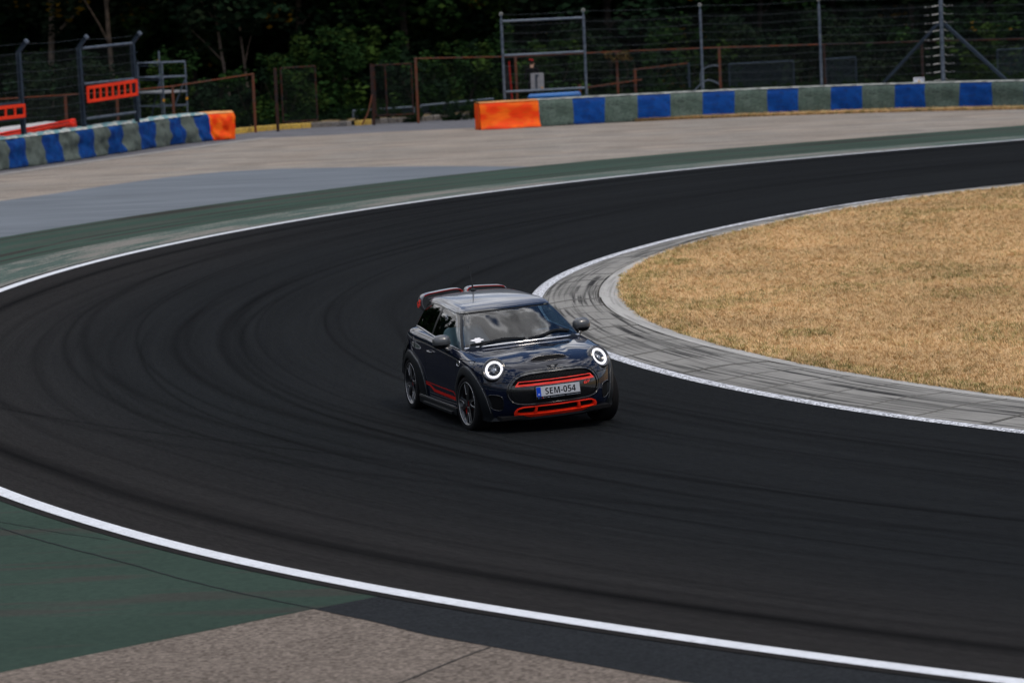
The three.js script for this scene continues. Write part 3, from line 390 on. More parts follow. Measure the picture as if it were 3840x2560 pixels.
{ // left debris fence: bent H-section posts, rails and two orange slotted panels hung on it
  const t = thing('debris_fence', 'debris fence with bent blue-grey posts behind the left barrier', 'fence'), pos = [[-16.7, -107.6], [-14.74, -113.5], [-13.39, -118], [-12.02, -121.5]];
  const hbeam = (p, top, tip) => { const g = []; const seg = (a, b) => { const d = b.clone().sub(a).normalize(), up = V(0.36, 0, -0.93); for (const s of [-1, 1]) g.push(beam(a.clone().add(V(0.93 * 0.0, 0, 0)).addScaledVector(V(0.93, 0, 0.36), s * 0.06), b.clone().addScaledVector(V(0.93, 0, 0.36), s * 0.06), 0.012, 0.13, up)); g.push(beam(a, b, 0.12, 0.012, up)); }; seg(V(p[0], 0, p[1]), top); seg(top, tip); return merge(g); };
  pos.forEach(([x, z], i) => { const post = mesh('post', hbeam([x, z], V(x - 0.04, 3.5, z), V(x + 0.22, 3.82, z + 0.02)), M.zincDark, t); mesh('end_cap', beam(V(x + 0.2, 3.8, z + 0.02), V(x + 0.27, 3.86, z + 0.03), 0.17, 0.14), M.zinc, post); const c = []; for (let k = 0; k < 9; k++) c.push(box(0.1, 0.014, 0.1, x + 0.09, 1.05 + k * 0.27, z + 0.02)); mesh('clamp', merge(c), M.zincDark, post); });
  const lerpP = (i, f, y, dz = 0.06) => V(mix(pos[i][0], pos[i + 1][0], f), y, mix(pos[i][1], pos[i + 1][1], f) + dz);
  for (const [y0, y1] of [[3.47, 3.52], [2.33, 2.35], [1.22, 1.25]]) mesh('rail', bar(lerpP(2, 0.04, y0), lerpP(2, 0.97, y1), 0.042, 10), M.zinc, t);
  mesh('rail', bar(lerpP(0, 0.1, 1.96), lerpP(0, 0.98, 1.96), 0.035, 10), M.zincDark, t); mesh('rail', bar(lerpP(0, 0.1, 1.5), lerpP(0, 0.98, 1.48), 0.05, 10), M.zincDark, t);
  for (let k = 0; k < 11; k++) for (let i = 0; i < 3; i++) { const y = k === 10 ? 3.76 : 0.9 + k * 0.285; mesh('cable', tube([lerpP(i, 0, y, 0.02), lerpP(i, 0.5, y - 0.04, 0.02), lerpP(i, 1, y, 0.02)], 0.0035, 8, 4), M.wire, t); }
  const w = []; for (let i = 0; i < 3; i++) weave(w, pos[i], pos[i + 1], 0.6, 3.5, 0.09, 0.0014); tag(mesh('wire_mesh', merge(w), M.meshDark, t), null, null, null, 'stuff');
  // slotted orange boards
  const board = (label, a, b, h, slots) => { const o = thing('slotted_board', label, 'warning board', [0, 0, 0], 0); const L = a.distanceTo(b), dir = b.clone().sub(a).normalize(), g = [], up = V(0, 1, 0), y = h / 2, P = (s, v) => a.clone().addScaledVector(dir, s).add(V(0, v, 0)); const th = 0.05;
    mesh('frame', merge([beam(P(0, y - 0.05), P(L, y - 0.05), th, 0.1), beam(P(0, -y + 0.05), P(L, -y + 0.05), th, 0.1), beam(P(0, -y), P(0, y), th, 0.1, dir), beam(P(L, -y), P(L, y), th, 0.1, dir)]), M.red, o);
    for (let k = 1; k < slots; k++) mesh('bar', beam(P((L * k) / slots, -y + 0.08), P((L * k) / slots, y - 0.08), th * 0.9, 0.085, dir), M.red, o); return o; };
  board('orange-red board with eight slots hung between the left fence posts', V(-13.2, 1.99, -117.9), V(-11.96, 2.065, -121.2), 0.53, 8);
  board('orange-red slotted board cut off by the left edge of the photo', V(-16.5, 1.735, -107.7), V(-14.68, 1.712, -113.35), 0.42, 9);
}
// rusty boundary fence and gates behind
function rustyFence(label, pts, o = {}) {
  const t = thing('rusty_fence', label, 'fence'), w = [];
  pts.forEach(([x, z, h, rail], i) => {
    mesh('post', merge([beam(V(x, -0.1, z), V(x, h + 0.03, z), 0.09, 0.08, V(0, 0, 1))]), o.dark?.includes(i) ? M.rustDark : M.rust, t);
    if (i && rail !== false) { const [a, b, c] = pts[i - 1]; mesh('rail', bar([a, c, b], [x, h, z], 0.024, 8), rail === 'dark' ? M.rustDark : M.rust, t); weave(w, [a, b], [x, z], 0.15, Math.min(h, c) - 0.02, 0.11, 0.0014); }
  });
  tag(mesh('wire_mesh', merge(w), M.meshDark, t), null, null, null, 'stuff'); return t;
}
rustyFence('rusty pipe-rail fence with mesh behind the debris fence on the right', [[-3.05, -134, 2.33], [0.58, -134, 2.24], [4.26, -134, 2.26], [7.99, -134, 2.24], [11.8, -134, 2.18], [15.36, -134, 2.13, 'dark'], [19.3, -134, 2.05, 'dark'], [23, -134, 2.0, 'dark']], { dark: [4, 5, 6, 7] });
rustyFence('rusty pipe-rail fence with mesh among bushes behind the left barrier', [[-17.4, -113.5, 2.05], [-14.3, -121, 1.93], [-12.9, -123.8, 1.88], [-11.3, -127, 1.9], [-8.85, -132, 2.08]]);
{
  const gate = (label, x0, z0, x1, z1, y0, y1, mats, mid) => { const t = thing('mesh_gate', label, 'gate'), w = []; mesh('frame', merge([bar([x0, y0, z0], [x1, y0, z1], 0.028), bar([x0, y1, z0], [x1, y1, z1], 0.028), bar([x0, y0, z0], [x0, y1, z0], 0.032), bar([x1, y0, z1], [x1, y1, z1], 0.028)]), mats, t); weave(w, [x0, z0], [x1, z1], y0, y1, 0.07, 0.0016); tag(mesh('wire_mesh', merge(w), M.meshDark, t), null, null, null, 'stuff'); if (mid) mesh('middle_post', bar([mix(x0, x1, mid), y0, mix(z0, z1, mid)], [mix(x0, x1, mid), y1, mix(z0, z1, mid)], 0.03), M.rustDark, t); return t; };
  gate('open mesh gate leaf in a dark frame, left of the gap in the fence', -7.86, -132.2, -6.66, -132.9, 0.3, 2.24, M.rustDark);
  gate('closed mesh gate leaf with rusty posts, right of the gap in the fence', -4.58, -134, -3.22, -134, 0.32, 2.15, M.rustDark, 0.3);
  const gp = (x, z, h, label, prop) => { const t = thing('gate_post', label, 'gate post', [x, 0, z]); mesh('post', beam(V(0, -0.1, 0), V(0, h, 0), 0.11, 0.1, V(0, 0, 1)), M.rustDark, t); if (prop) mesh('prop', tube([[-0.02, 1.1, 0.05], [-0.2, 0.45, 0.2], [-0.42, 0.05, 0.35]], 0.028, 10, 6), M.rust, t); };
  gp(-8.05, -132.05, 2.26, 'dark rusty post beside the open mesh gate'); gp(-4.66, -133.9, 2.2, 'rusty gate post with a slanting prop, right of the gap', true);
  // low galvanised guard panels behind the bank
  const low = (label, x0, z0, x1, z1, h0, h1, w0) => { const t = thing('low_mesh_panel', label, 'mesh panel'), w = []; mesh('rail', merge([bar([x0, h0, z0], [x1, h1, z1], 0.035), bar([x0, h0, z0], [x0, h0 - 0.4, z0], 0.03), bar([x1, h1, z1], [x1, h1 - 0.4, z1], 0.03)]), M.zinc, t); weave(w, [x0, z0], [x1, z1], h0 - 0.4, Math.min(h0, h1), w0 ?? 0.05, 0.005); tag(mesh('wire_mesh', merge(w), M.zincDark, t), null, null, null, 'stuff'); };
  low('low grey mesh panel with a rounded rail behind the yellow end stone', -5.5, -136.2, -3.25, -136.4, 0.46, 0.5); low('low grey mesh panel above the bank, left of the orange right barrier', -3.0, -136.5, -0.3, -137.6, 0.53, 0.63);
  // grey screens farther back on the right
  const screen = (label, x0, x1, y1, y0, z) => { const t = thing('mesh_screen', label, 'mesh screen'), w = []; mesh('frame', merge([bar([x0, y1, z], [x1, y1 + 0.02, z], 0.03), bar([x0, y0 - 0.6, z], [x0, y1, z], 0.028), bar([x1, y0 - 0.6, z], [x1, y1, z], 0.028)]), M.zincDark, t); weave(w, [x0, z], [x1, z], y0 - 0.5, y1, 0.04, 0.003); tag(mesh('wire_mesh', merge(w), M.zincDark, t), null, null, null, 'stuff'); };
  screen('wide grey mesh screen behind the right barrier, left of two', 8.7, 11.15, 1.46, 0.5, -140); screen('narrow grey mesh screen between two rusty posts on the right', 12.4, 13.55, 1.48, 0.5, -140.3); screen('grey mesh screen at the right edge of the photo', 18.9, 21.6, 1.55, 0.5, -140);
  const r2 = thing('short_railing', 'short rusty railing low behind the right barrier', 'railing'); mesh('rail', merge([bar([3.0, 0.85, -138], [5.3, 1.08, -138], 0.03), bar([5.0, 1.45, -138.6], [7.1, 1.6, -138.6], 0.025)]), M.rust, r2); mesh('post', bar([5.05, 0.4, -138.2], [5.05, 1.5, -138.2], 0.055), M.rust, r2); mesh('post', bar([2.95, 0.3, -138], [2.95, 1.0, -138], 0.055), M.rust, r2); mesh('post', bar([7.1, 0.4, -138.6], [7.1, 1.62, -138.6], 0.04), M.zincDark, r2);
  const pr = thing('handrail', 'pale metal handrail on steps behind the right barrier', 'handrail'); mesh('rail', merge([tube([[7.6, 0.35, -139], [7.6, 1.28, -139], [8.25, 1.42, -139], [8.25, 0.35, -139]], 0.026, 30, 6), tube([[7.2, 0.55, -138], [7.75, 0.95, -138], [8.2, 0.78, -138]], 0.03, 16, 6)]), M.zinc, pr); mesh('mesh_infill', tube([[7.12, 0.35, -138.6], [7.12, 0.85, -138.6], [7.0, 1.1, -138.6]], 0.02, 8, 6), M.zincDark, pr);
  const pale = thing('concrete_pile', 'heap of pale broken concrete just behind the right barrier', 'rubble'), rr = rng(4), cm = std([0.4, 0.4, 0.39], 0.95); for (let k = 0; k < 26; k++) { const g = new THREE.DodecahedronGeometry(0.14 + 0.14 * rr(), 0); g.rotateX(rr() * 3).rotateY(rr() * 3).scale(1.4, 0.55, 1).translate(6.6 + 3.1 * rr(), 0.62 + 0.12 * rr(), -129.5 - 0.8 * rr()); mesh('block', g, cm, pale); }
  mesh('heap', (() => { const g = new THREE.SphereGeometry(1, 24, 10, 0, 6.29, 0, 1.57); g.scale(2.0, 0.72, 0.9).translate(8.0, 0, -130); return g; })(), cm, pale);
}
{ // scaffold tower
  const t = thing('scaffold_tower', 'aluminium scaffold tower with decks behind the left barrier', 'scaffold'), A = [-12.62, -128.6], B = [-11.91, -129.2], C = [-10.92, -128.1], D = [-11.64, -127.2], pole = (p, h, y0 = 0) => bar([p[0], y0, p[1]], [p[0], h, p[1]], 0.03, 10), alu = M.zinc;
  for (const [p, h] of [[A, 2.72], [B, 3.1], [C, 2.75], [D, 2.72]]) mesh('pole', pole(p, h), alu, t);
  for (const y of [2.7, 2.2, 1.2]) for (const [p, q] of [[A, B], [B, C], [C, D], [D, A]]) mesh('rail', bar([p[0], y, p[1]], [q[0], y + 0.02, q[1]], 0.026, 8), alu, t);
  for (const y of [2.61, 2.12]) mesh('rail', bar([D[0], y, D[1]], [A[0], y, A[1]], 0.016, 8), M.zincDark, t);
  const deck = sheet([A, B, C, D], 0), top = deck.clone().translate(0, 1.72, 0), bot = deck.clone().translate(0, 1.66, 0); mesh('deck', merge([top, bot, ...[[A, B], [B, C], [C, D], [D, A]].map(([p, q]) => beam(V(p[0], 1.69, p[1]), V(q[0], 1.69, q[1]), 0.05, 0.07))]), std([0.3, 0.31, 0.32], 0.6, { metalness: 0.2 }), t);
  mesh('brace', bar([B[0], 2.15, B[1]], [A[0] + 0.3, 0.5, A[1]], 0.024, 8), M.zincDark, t); mesh('brace', bar([C[0], 2.15, C[1]], [D[0] + 0.25, 1.0, D[1] - 0.2], 0.024, 8), M.zincDark, t);
  for (const [p, y] of [[D, 1.43], [C, 1.43]]) mesh('yellow_band', new THREE.CylinderGeometry(0.036, 0.036, 0.09, 10).translate(p[0], y, p[1]), std([0.75, 0.33, 0.02], 0.6), t);
  for (const p of [C, D]) for (const y of [1.25, 1.72, 2.2]) mesh('coupler', new THREE.CylinderGeometry(0.044, 0.044, 0.1, 10).translate(p[0], y, p[1]), alu, t);
}
{ // things on the ground behind the barriers
  const red = std([0.85, 0.045, 0.02], 0.45), white = std([0.7, 0.7, 0.7], 0.6), t = thing('red_barrier_blocks', 'long red plastic rail with pale slatted top behind the left barrier', 'plastic rail'), a = V(-17.0, 0.72, -110.5), b = V(-14.1, 1.0, -121), P = (f, y, o = 0) => a.clone().lerp(b, f).add(V(-0.95 * o, y, -0.3 * o));
  mesh('rail', merge([beam(P(0, 0.02), P(1, 0.0), 0.12, 0.1), beam(P(0, 0.14, 0.1), P(1, 0.1, 0.05), 0.06, 0.05)]), red, t);
  mesh('end_piece', merge([beam(P(0.97, -0.12), P(1.0, -0.12), 0.3, 0.3), box(0.2, 0.16, 0.3, b.x, b.y + 0.06, b.z, 0.05)]), red, t);
  for (let k = 0; k < 30; k++) mesh('slat', beam(P(0.3 + k * 0.021, 0.1, 0.08), P(0.3 + k * 0.021, 0.1 + 0.2 * (1 - k / 34), 0.55), 0.12, 0.03), white, t);
  for (let k = 0; k < 14; k++) mesh('slat', beam(P(k * 0.019, 0.12, 0.08), P(k * 0.019, 0.34, 0.4), 0.07, 0.03), white, t);
  // a grey cabinet on a pole seen from behind
  const s = thing('sign_board', 'back of a pale grey board on a pole behind the right barrier', 'sign', [1.29, 0, -129.1]); mesh('board', box(0.46, 0.56, 0.035, 0, 1.46, 0, 0.03), std([0.26, 0.26, 0.275], 0.7), s); mesh('pole', bar([-0.03, 0, 0.045], [-0.03, 1.7, 0.045], 0.026, 8), M.zincDark, s); mesh('bracket', box(0.12, 0.05, 0.03, 0, 1.66, 0.04), M.zincDark, s); mesh('yellow_mark', box(0.06, 0.05, 0.02, 0.16, 1.22, 0.03), std([0.65, 0.3, 0.03], 0.6), s);
  const p = thing('red_pole', 'thin dark red pole beside the rusty post behind the debris fence', 'pole', [0.42, 0, -133.2]); mesh('pole', bar([0, 0, 0], [-0.08, 2.1, 0], 0.03, 8), std([0.25, 0.012, 0.008], 0.8), p);
  const cab = thing('dark_cabinet', 'black upright cabinet between the first fence post and the red pole', 'cabinet', [0.26, 0, -133.6]); mesh('case', box(0.24, 1.75, 0.3, 0, 1.0, 0, 0.02), std([0.01, 0.011, 0.012], 0.8), cab); mesh('lid', box(0.28, 0.05, 0.34, 0, 1.9, 0, 0.015), std([0.014, 0.015, 0.016], 0.7), cab);
  // blue folded tarpaulin
  const tp = thing('blue_tarpaulin', 'rolled shiny blue tarpaulin lying behind the orange end of the right barrier', 'tarpaulin'), tg = new THREE.CapsuleGeometry(0.1, 1.65, 10, 30); tg.rotateZ(Math.PI / 2); const q = tg.attributes.position; for (let i = 0; i < q.count; i++) { const x = q.getX(i), n = n2(x * 3.4, 1, 6), m = n3(x * 8, q.getY(i) * 8, q.getZ(i) * 6), k = 0.55 + 0.75 * Math.abs(Math.sin(x * 3.9 + 0.6)) * n + 0.4 * m; q.setY(i, q.getY(i) * k); q.setZ(i, q.getZ(i) * (0.8 + 0.9 * n)); } tg.computeVertexNormals(); mesh('roll', tg.translate(1.84, 0.965, -127.6), phys([0.006, 0.15, 0.48], { roughness: 0.35, clearcoat: 0.5 }), tp); mesh('strap', new THREE.TorusGeometry(0.085, 0.012, 6, 16).rotateY(1.57).translate(1.28, 0.965, -127.6), M.blackRubber, tp); mesh('stillage', box(1.9, 0.86, 0.22, 1.84, 0.43, -127.6, 0.02), M.zincDark, tp);
  // small warning sign
  const c = document.createElement('canvas'); c.width = 128; c.height = 64; const x = c.getContext('2d'); x.fillStyle = '#c9ccd6'; x.fillRect(0, 0, 128, 64); x.fillStyle = '#5b606e'; for (let k = 0; k < 9; k++) x.fillRect(8 + k * 13, 8, 8, 10 + (k % 3) * 4); x.fillStyle = '#d8a31c'; x.beginPath(); x.moveTo(64, 28); x.lineTo(80, 56); x.lineTo(48, 56); x.fill(); const ct = new THREE.CanvasTexture(c); ct.colorSpace = THREE.SRGBColorSpace;
  const sg = thing('small_sign', 'small white sign with a yellow triangle on top of the right barrier', 'sign', [14.3, 0.95, -125.95]); const pg = new THREE.PlaneGeometry(0.36, 0.16); mesh('face', pg.translate(0, 0.06, 0.009), std([1, 1, 1], 0.6, { map: ct }), sg); mesh('plate', box(0.38, 0.18, 0.012, 0, 0.06, 0, 0.004), std([0.5, 0.5, 0.52], 0.6), sg); mesh('foot', box(0.06, 0.3, 0.02, 0, -0.12, -0.02), M.zincDark, sg);
}

// ---------------------------------------------------------------- the wood behind the track
const leafMat = phys([0.6, 0.7, 0.6], { roughness: 1, specularIntensity: 0.12, vertexColors: true }), barkPale = std([1, 1, 1], 0.95, { map: speckle([0.2, 0.15, 0.11], [0.11, 0.085, 0.065], 5, 14, 401) }), barkDark = std([1, 1, 1], 0.95, { map: speckle([0.035, 0.028, 0.022], [0.02, 0.018, 0.014], 5, 14, 404) });
// a crown: leaf-sized faces in clumps inside an uneven envelope
function crown(seed, n, R, H, tones, leaf, clumps, hollow = 0.35) {
  const r = rng(seed), pos = [], nor = [], col = [], cs = []; const g3 = () => V(r() - 0.5, r() - 0.5, r() - 0.5).normalize();
  for (let k = 0; k < clumps; k++) { const d = g3(), q = hollow + (1 - hollow) * Math.sqrt(r()); cs.push({ c: V(d.x * R * q, d.y * H * 0.5 * q, d.z * R * q), s: (0.16 + 0.2 * r()) * R, tone: r(), lum: 0.55 + 0.75 * r() * r() }); }
  for (let k = 0; k < n; k++) {
    const c = cs[Math.floor(r() * clumps)], d = g3(), p = c.c.clone().addScaledVector(d, c.s * Math.cbrt(r())); p.y = Math.max(p.y, -H * 0.5);
    const a = g3(), u = a.clone().cross(Math.abs(a.y) > 0.9 ? V(1, 0, 0) : V(0, 1, 0)).normalize(), v = a.clone().cross(u), w = leaf * (0.6 + 0.8 * r()), P = [p.clone().addScaledVector(u, w), p.clone().addScaledVector(v, w * 0.55), p.clone().addScaledVector(u, -w), p.clone().addScaledVector(v, -w * 0.55)];
    const q = c.tone * 0.75 + r() * 0.25, T = q < 0.6 ? tones[0] : q < 0.86 ? tones[1] : r() < 0.35 ? tones[2] : tones[1], l = c.lum * (0.7 + 0.6 * r());
    for (const i of [0, 1, 2, 0, 2, 3]) { pos.push(P[i].x, P[i].y, P[i].z); nor.push(a.x, a.y, a.z); col.push(T[0] * l, T[1] * l, T[2] * l); }
  }
  const g = new THREE.BufferGeometry(); g.setAttribute('position', new THREE.Float32BufferAttribute(pos, 3)); g.setAttribute('normal', new THREE.Float32BufferAttribute(nor, 3)); g.setAttribute('color', new THREE.Float32BufferAttribute(col, 3)); return g;
}
function trunkGeo(seed, h, rad, lean, forks) {
  const r = rng(seed), g = [], limb = (a, b, r0, r1, n = 4) => { const mid = a.clone().lerp(b, 0.5).add(V((r() - 0.5) * 0.12 * h, 0, (r() - 0.5) * 0.1 * h).multiplyScalar(0.35)); const c = new THREE.CatmullRomCurve3([a, mid, b]), P = c.getPoints(n); for (let i = 0; i < n; i++) g.push(bar(P[i], P[i + 1], mix(r0, r1, i / n), 8, mix(r0, r1, (i + 1) / n))); };
  const top = V(lean[0], h, lean[1]); limb(V(0, -0.3, 0), top, rad, rad * 0.55, 6);
  for (let k = 0; k < forks; k++) { const f = 0.3 + 0.6 * (k + r()) / forks, s = V(lean[0] * f, h * f, lean[1] * f), a = r() * 6.28; limb(s, s.clone().add(V(Math.cos(a) * h * 0.28, h * 0.3, Math.sin(a) * h * 0.28)), rad * 0.45, rad * 0.15, 3); }
  return merge(g);
}
const G1 = [0.024, 0.056, 0.016], G2 = [0.055, 0.09, 0.02], Y = [0.3, 0.15, 0.012], G3 = [0.016, 0.034, 0.018], G4 = [0.032, 0.046, 0.026];
const crowns = [crown(1, 5200, 3.4, 9.5, [G1, G2, Y], 0.17, 46), crown(2, 5200, 3.6, 9, [G3, G1, G2], 0.17, 44), crown(3, 5000, 3.2, 10, [G3, G4, Y], 0.16, 44)];
const bushes = [crown(11, 2400, 1.5, 3.0, [G1, G2, G2], 0.085, 26, 0.2), crown(12, 2400, 1.5, 2.8, [G3, G1, G2], 0.09, 26, 0.2), crown(13, 2200, 1.4, 2.6, [G4, G3, G1], 0.08, 24, 0.2), crown(14, 2200, 1.5, 3.0, [G2, G1, Y], 0.085, 24, 0.2)];
const trunks = [trunkGeo(1, 9, 0.15, [0.5, 0.2], 4), trunkGeo(2, 9, 0.12, [-0.9, 0.1], 4), trunkGeo(3, 8, 0.2, [0.2, -0.3], 5)], thin = [trunkGeo(4, 6, 0.075, [0.9, 0], 2), trunkGeo(5, 6, 0.065, [-0.8, 0.2], 2)];
function tree(name, label, group, x, z, ci, ti, pale, cy, s = 1, turn = 0) {
  const t = thing(name, label, 'tree', [x, 0, z], turn, group); mesh('trunk', ti < 3 ? trunks[ti] : thin[ti - 3], pale ? barkPale : barkDark, t);
  const c = mesh('crown', crowns[ci], leafMat, t); c.position.set(0.2, cy, 0); c.scale.setScalar(s); return t;
}
{
  // [x, z, crown, trunk, pale, crown height, label]
  const list = [
    [-18.4, -150, 2, 0, 1, 8.6, 'tree with two pale stems in the far left corner above the first bent post'], [-15.6, -149, 2, 1, 1, 8.2, 'slim pale-stemmed tree between the first two bent fence posts'], [-12.4, -151, 0, 2, 0, 6.6, 'dark tree with orange-tinged leaves above the left scaffold tower'],
    [-10.6, -146, 2, 3, 1, 7.6, 'thin pale forked tree right of the scaffold tower'], [-9.9, -146.4, 1, 4, 1, 7.8, 'leaning pale sapling just right of the forked pale tree'], [-8.4, -151, 1, 0, 1, 6.8, 'tree with a leaning pale stem behind the open mesh gate'], [-6.4, -153, 0, 1, 1, 6.9, 'tree with a bare pale branch above the gap in the rusty fence'],
    [-3.6, -150, 1, 2, 0, 6.4, 'dark-stemmed tree above the closed mesh gate'], [-1.2, -152, 0, 0, 0, 6.6, 'leafy tree behind the rusty rail left of the debris fence'], [1.6, -151, 2, 1, 0, 6.5, 'tree with yellowing leaves behind the railed bay of the debris fence'],
    [4.4, -149, 1, 2, 0, 6.7, 'tree with a dark trunk behind the second and third fence posts'], [7.4, -152, 2, 0, 0, 6.4, 'dark tree behind the third fence post on the right'], [10.4, -150, 1, 1, 0, 6.2, 'dark tree behind the fourth fence post on the right'], [13.6, -152, 1, 2, 0, 6.2, 'dark tree left of the braced fence post'], [16.6, -150, 2, 0, 0, 6.2, 'dark tree right of the braced fence post'], [19.8, -151, 1, 2, 0, 6.0, 'dark tree in the upper right corner'],
  ];
  list.forEach(([x, z, c, t, p, cy, label], i) => tree(p ? 'pale_stemmed_tree' : 'dark_tree', label, null, x, z, c, t, p, cy, 1, i * 1.3));
  const bl = [[-18.2, -140, 2, 1.1], [-16.4, -137, 2, 1.0], [-14.6, -135.6, 2, 1.15], [-12.6, -139, 3, 1.1], [-10.8, -137.5, 1, 0.9], [-9.5, -140, 1, 1.0], [-8.1, -137.6, 0, 1.0], [-7.0, -141, 0, 1.3], [-5.9, -144, 0, 1.35], [-4.3, -143, 1, 1.2], [-3.1, -139.6, 1, 1.0], [-1.4, -141, 0, 1.05], [-0.2, -144, 1, 1.3], [1.9, -140, 0, 1.0], [3.4, -143.5, 2, 1.2], [5.6, -141.5, 1, 1.0], [7.4, -144, 3, 1.2], [9.6, -144, 2, 1.2], [12, -145, 2, 1.25], [14.3, -142.5, 2, 1.1], [16.6, -144, 1, 1.2], [18.7, -142, 3, 1.1], [21, -144, 1, 1.3]];
  const where = ['at the left edge behind the first bent post', 'between the first two bent fence posts', 'behind the second bent fence post', 'under the orange-tinged tree, behind the eight-slot board', 'behind the scaffold tower', 'right of the scaffold tower under the pale forked tree', 'behind the rusty rail left of the open gate', 'behind the open mesh gate', 'bright green, in the gap between the two gates', 'just right of the gap, behind the leaning rusty prop', 'behind the closed mesh gate', 'behind the rusty rail above the grey kerb stones', 'above the orange left end of the right barrier', 'behind the person in black', 'behind the second debris fence post', 'left of the third debris fence post', 'with yellow leaves above the pale rubble', 'behind the wide grey mesh screen', 'behind the fourth debris fence post', 'left of the braced post', 'behind the braced post', 'right of the braced post with brownish leaves', 'at the right edge above the grey screen'];
  bl.forEach(([x, z, k, s], i) => { const t = thing('bush', (k === 0 ? 'light green bush ' : k === 3 ? 'green bush ' : 'dark green bush ') + where[i], 'bush', [x, 0, z], i * 2.1); const c = mesh('foliage', bushes[k], leafMat, t); c.position.y = 1.35 * s; c.scale.set(s * 1.05, s, s); mesh('stems', merge([0, 1, 2, 3].map((q) => bar([0, -0.1, 0], [Math.cos(q * 1.7 + i) * 0.7, 1.6, Math.sin(q * 1.7 + i) * 0.7], 0.03, 5, 0.012))), barkDark, t); });
  // the depth of the wood, one mass that nobody could count, also to the left where the car's side mirrors it
  const r = rng(88), m4 = new THREE.Matrix4(), q = new THREE.Quaternion(), mats = [];
  const add = (x, y, z, s) => { q.setFromAxisAngle(V(0, 1, 0), r() * 6.28); mats.push(new THREE.Matrix4().compose(V(x, y, z), q, V(s, s * (0.85 + 0.3 * r()), s))); };
  for (let x = -40; x < 46; x += 2.1) for (const z of [-155, -159, -163]) { add(x + r() * 1.6, 2.2 + 0.6 * r(), z - r() * 2, 0.8); add(x + r() * 1.6, 7.5 + 1.5 * r(), z - 2 - r() * 2, 1.15); if (z === -159) add(x + r(), 13 + 2 * r(), z - r() * 3, 1.15); }
  for (let x = -24; x < 26; x += 2.6) add(x + r() * 1.5, 11.5 + 1.5 * r(), -147.5 - r() * 2, 1.05);
  for (let k = 0; k < 46; k++) { const t = k / 45, x = mix(-38, -66, t), z = mix(-152, -40, t); add(x + 6 * (r() - 0.5), 4 + r(), z + 5 * (r() - 0.5), 1.1); add(x - 3 + 6 * (r() - 0.5), 10 + 2.5 * r(), z + 5 * (r() - 0.5), 1.25); }
  const im = new THREE.InstancedMesh(crowns[1], leafMat, mats.length); mats.forEach((m, i) => im.setMatrixAt(i, m)); im.name = 'woodland'; im.castShadow = im.receiveShadow = true; scene.add(im); tag(im, 'dark depth of the wood behind the fences', 'wood', null, 'stuff');
  const lm = []; for (let k = 0; k < 900; k++) { const x = -20 + 42 * r(), z = -134.8 - 18 * r(); lm.push(new THREE.Matrix4().compose(V(x, 0.1 + 0.2 * r(), z), q.setFromAxisAngle(V(0, 1, 0), r() * 6.28), V(0.34, 0.22 + 0.2 * r(), 0.34))); }
  const us = new THREE.InstancedMesh(bushes[1], leafMat, lm.length); lm.forEach((m, i) => us.setMatrixAt(i, m)); us.name = 'undergrowth'; us.castShadow = us.receiveShadow = true; scene.add(us); tag(us, 'low dark undergrowth on the ground at the edge of the wood', 'undergrowth', null, 'stuff');
  const iv = thing('climber', 'brown withered climber hanging on the rusty post between the second and third fence posts', 'climbing plant', [4.3, 2.0, -133.9]); const wc = crown(31, 420, 0.5, 0.55, [[0.2, 0.12, 0.05], [0.16, 0.09, 0.04], [0.1, 0.08, 0.03]], 0.06, 9, 0.1); mesh('leaves', wc, leafMat, iv); mesh('stem', tube([[0.05, -2, 0.05], [0.12, -1, 0.08], [0.35, -0.5, 0.05], [0.1, 0.1, 0.05]], 0.02, 14, 5), barkDark, iv);
}

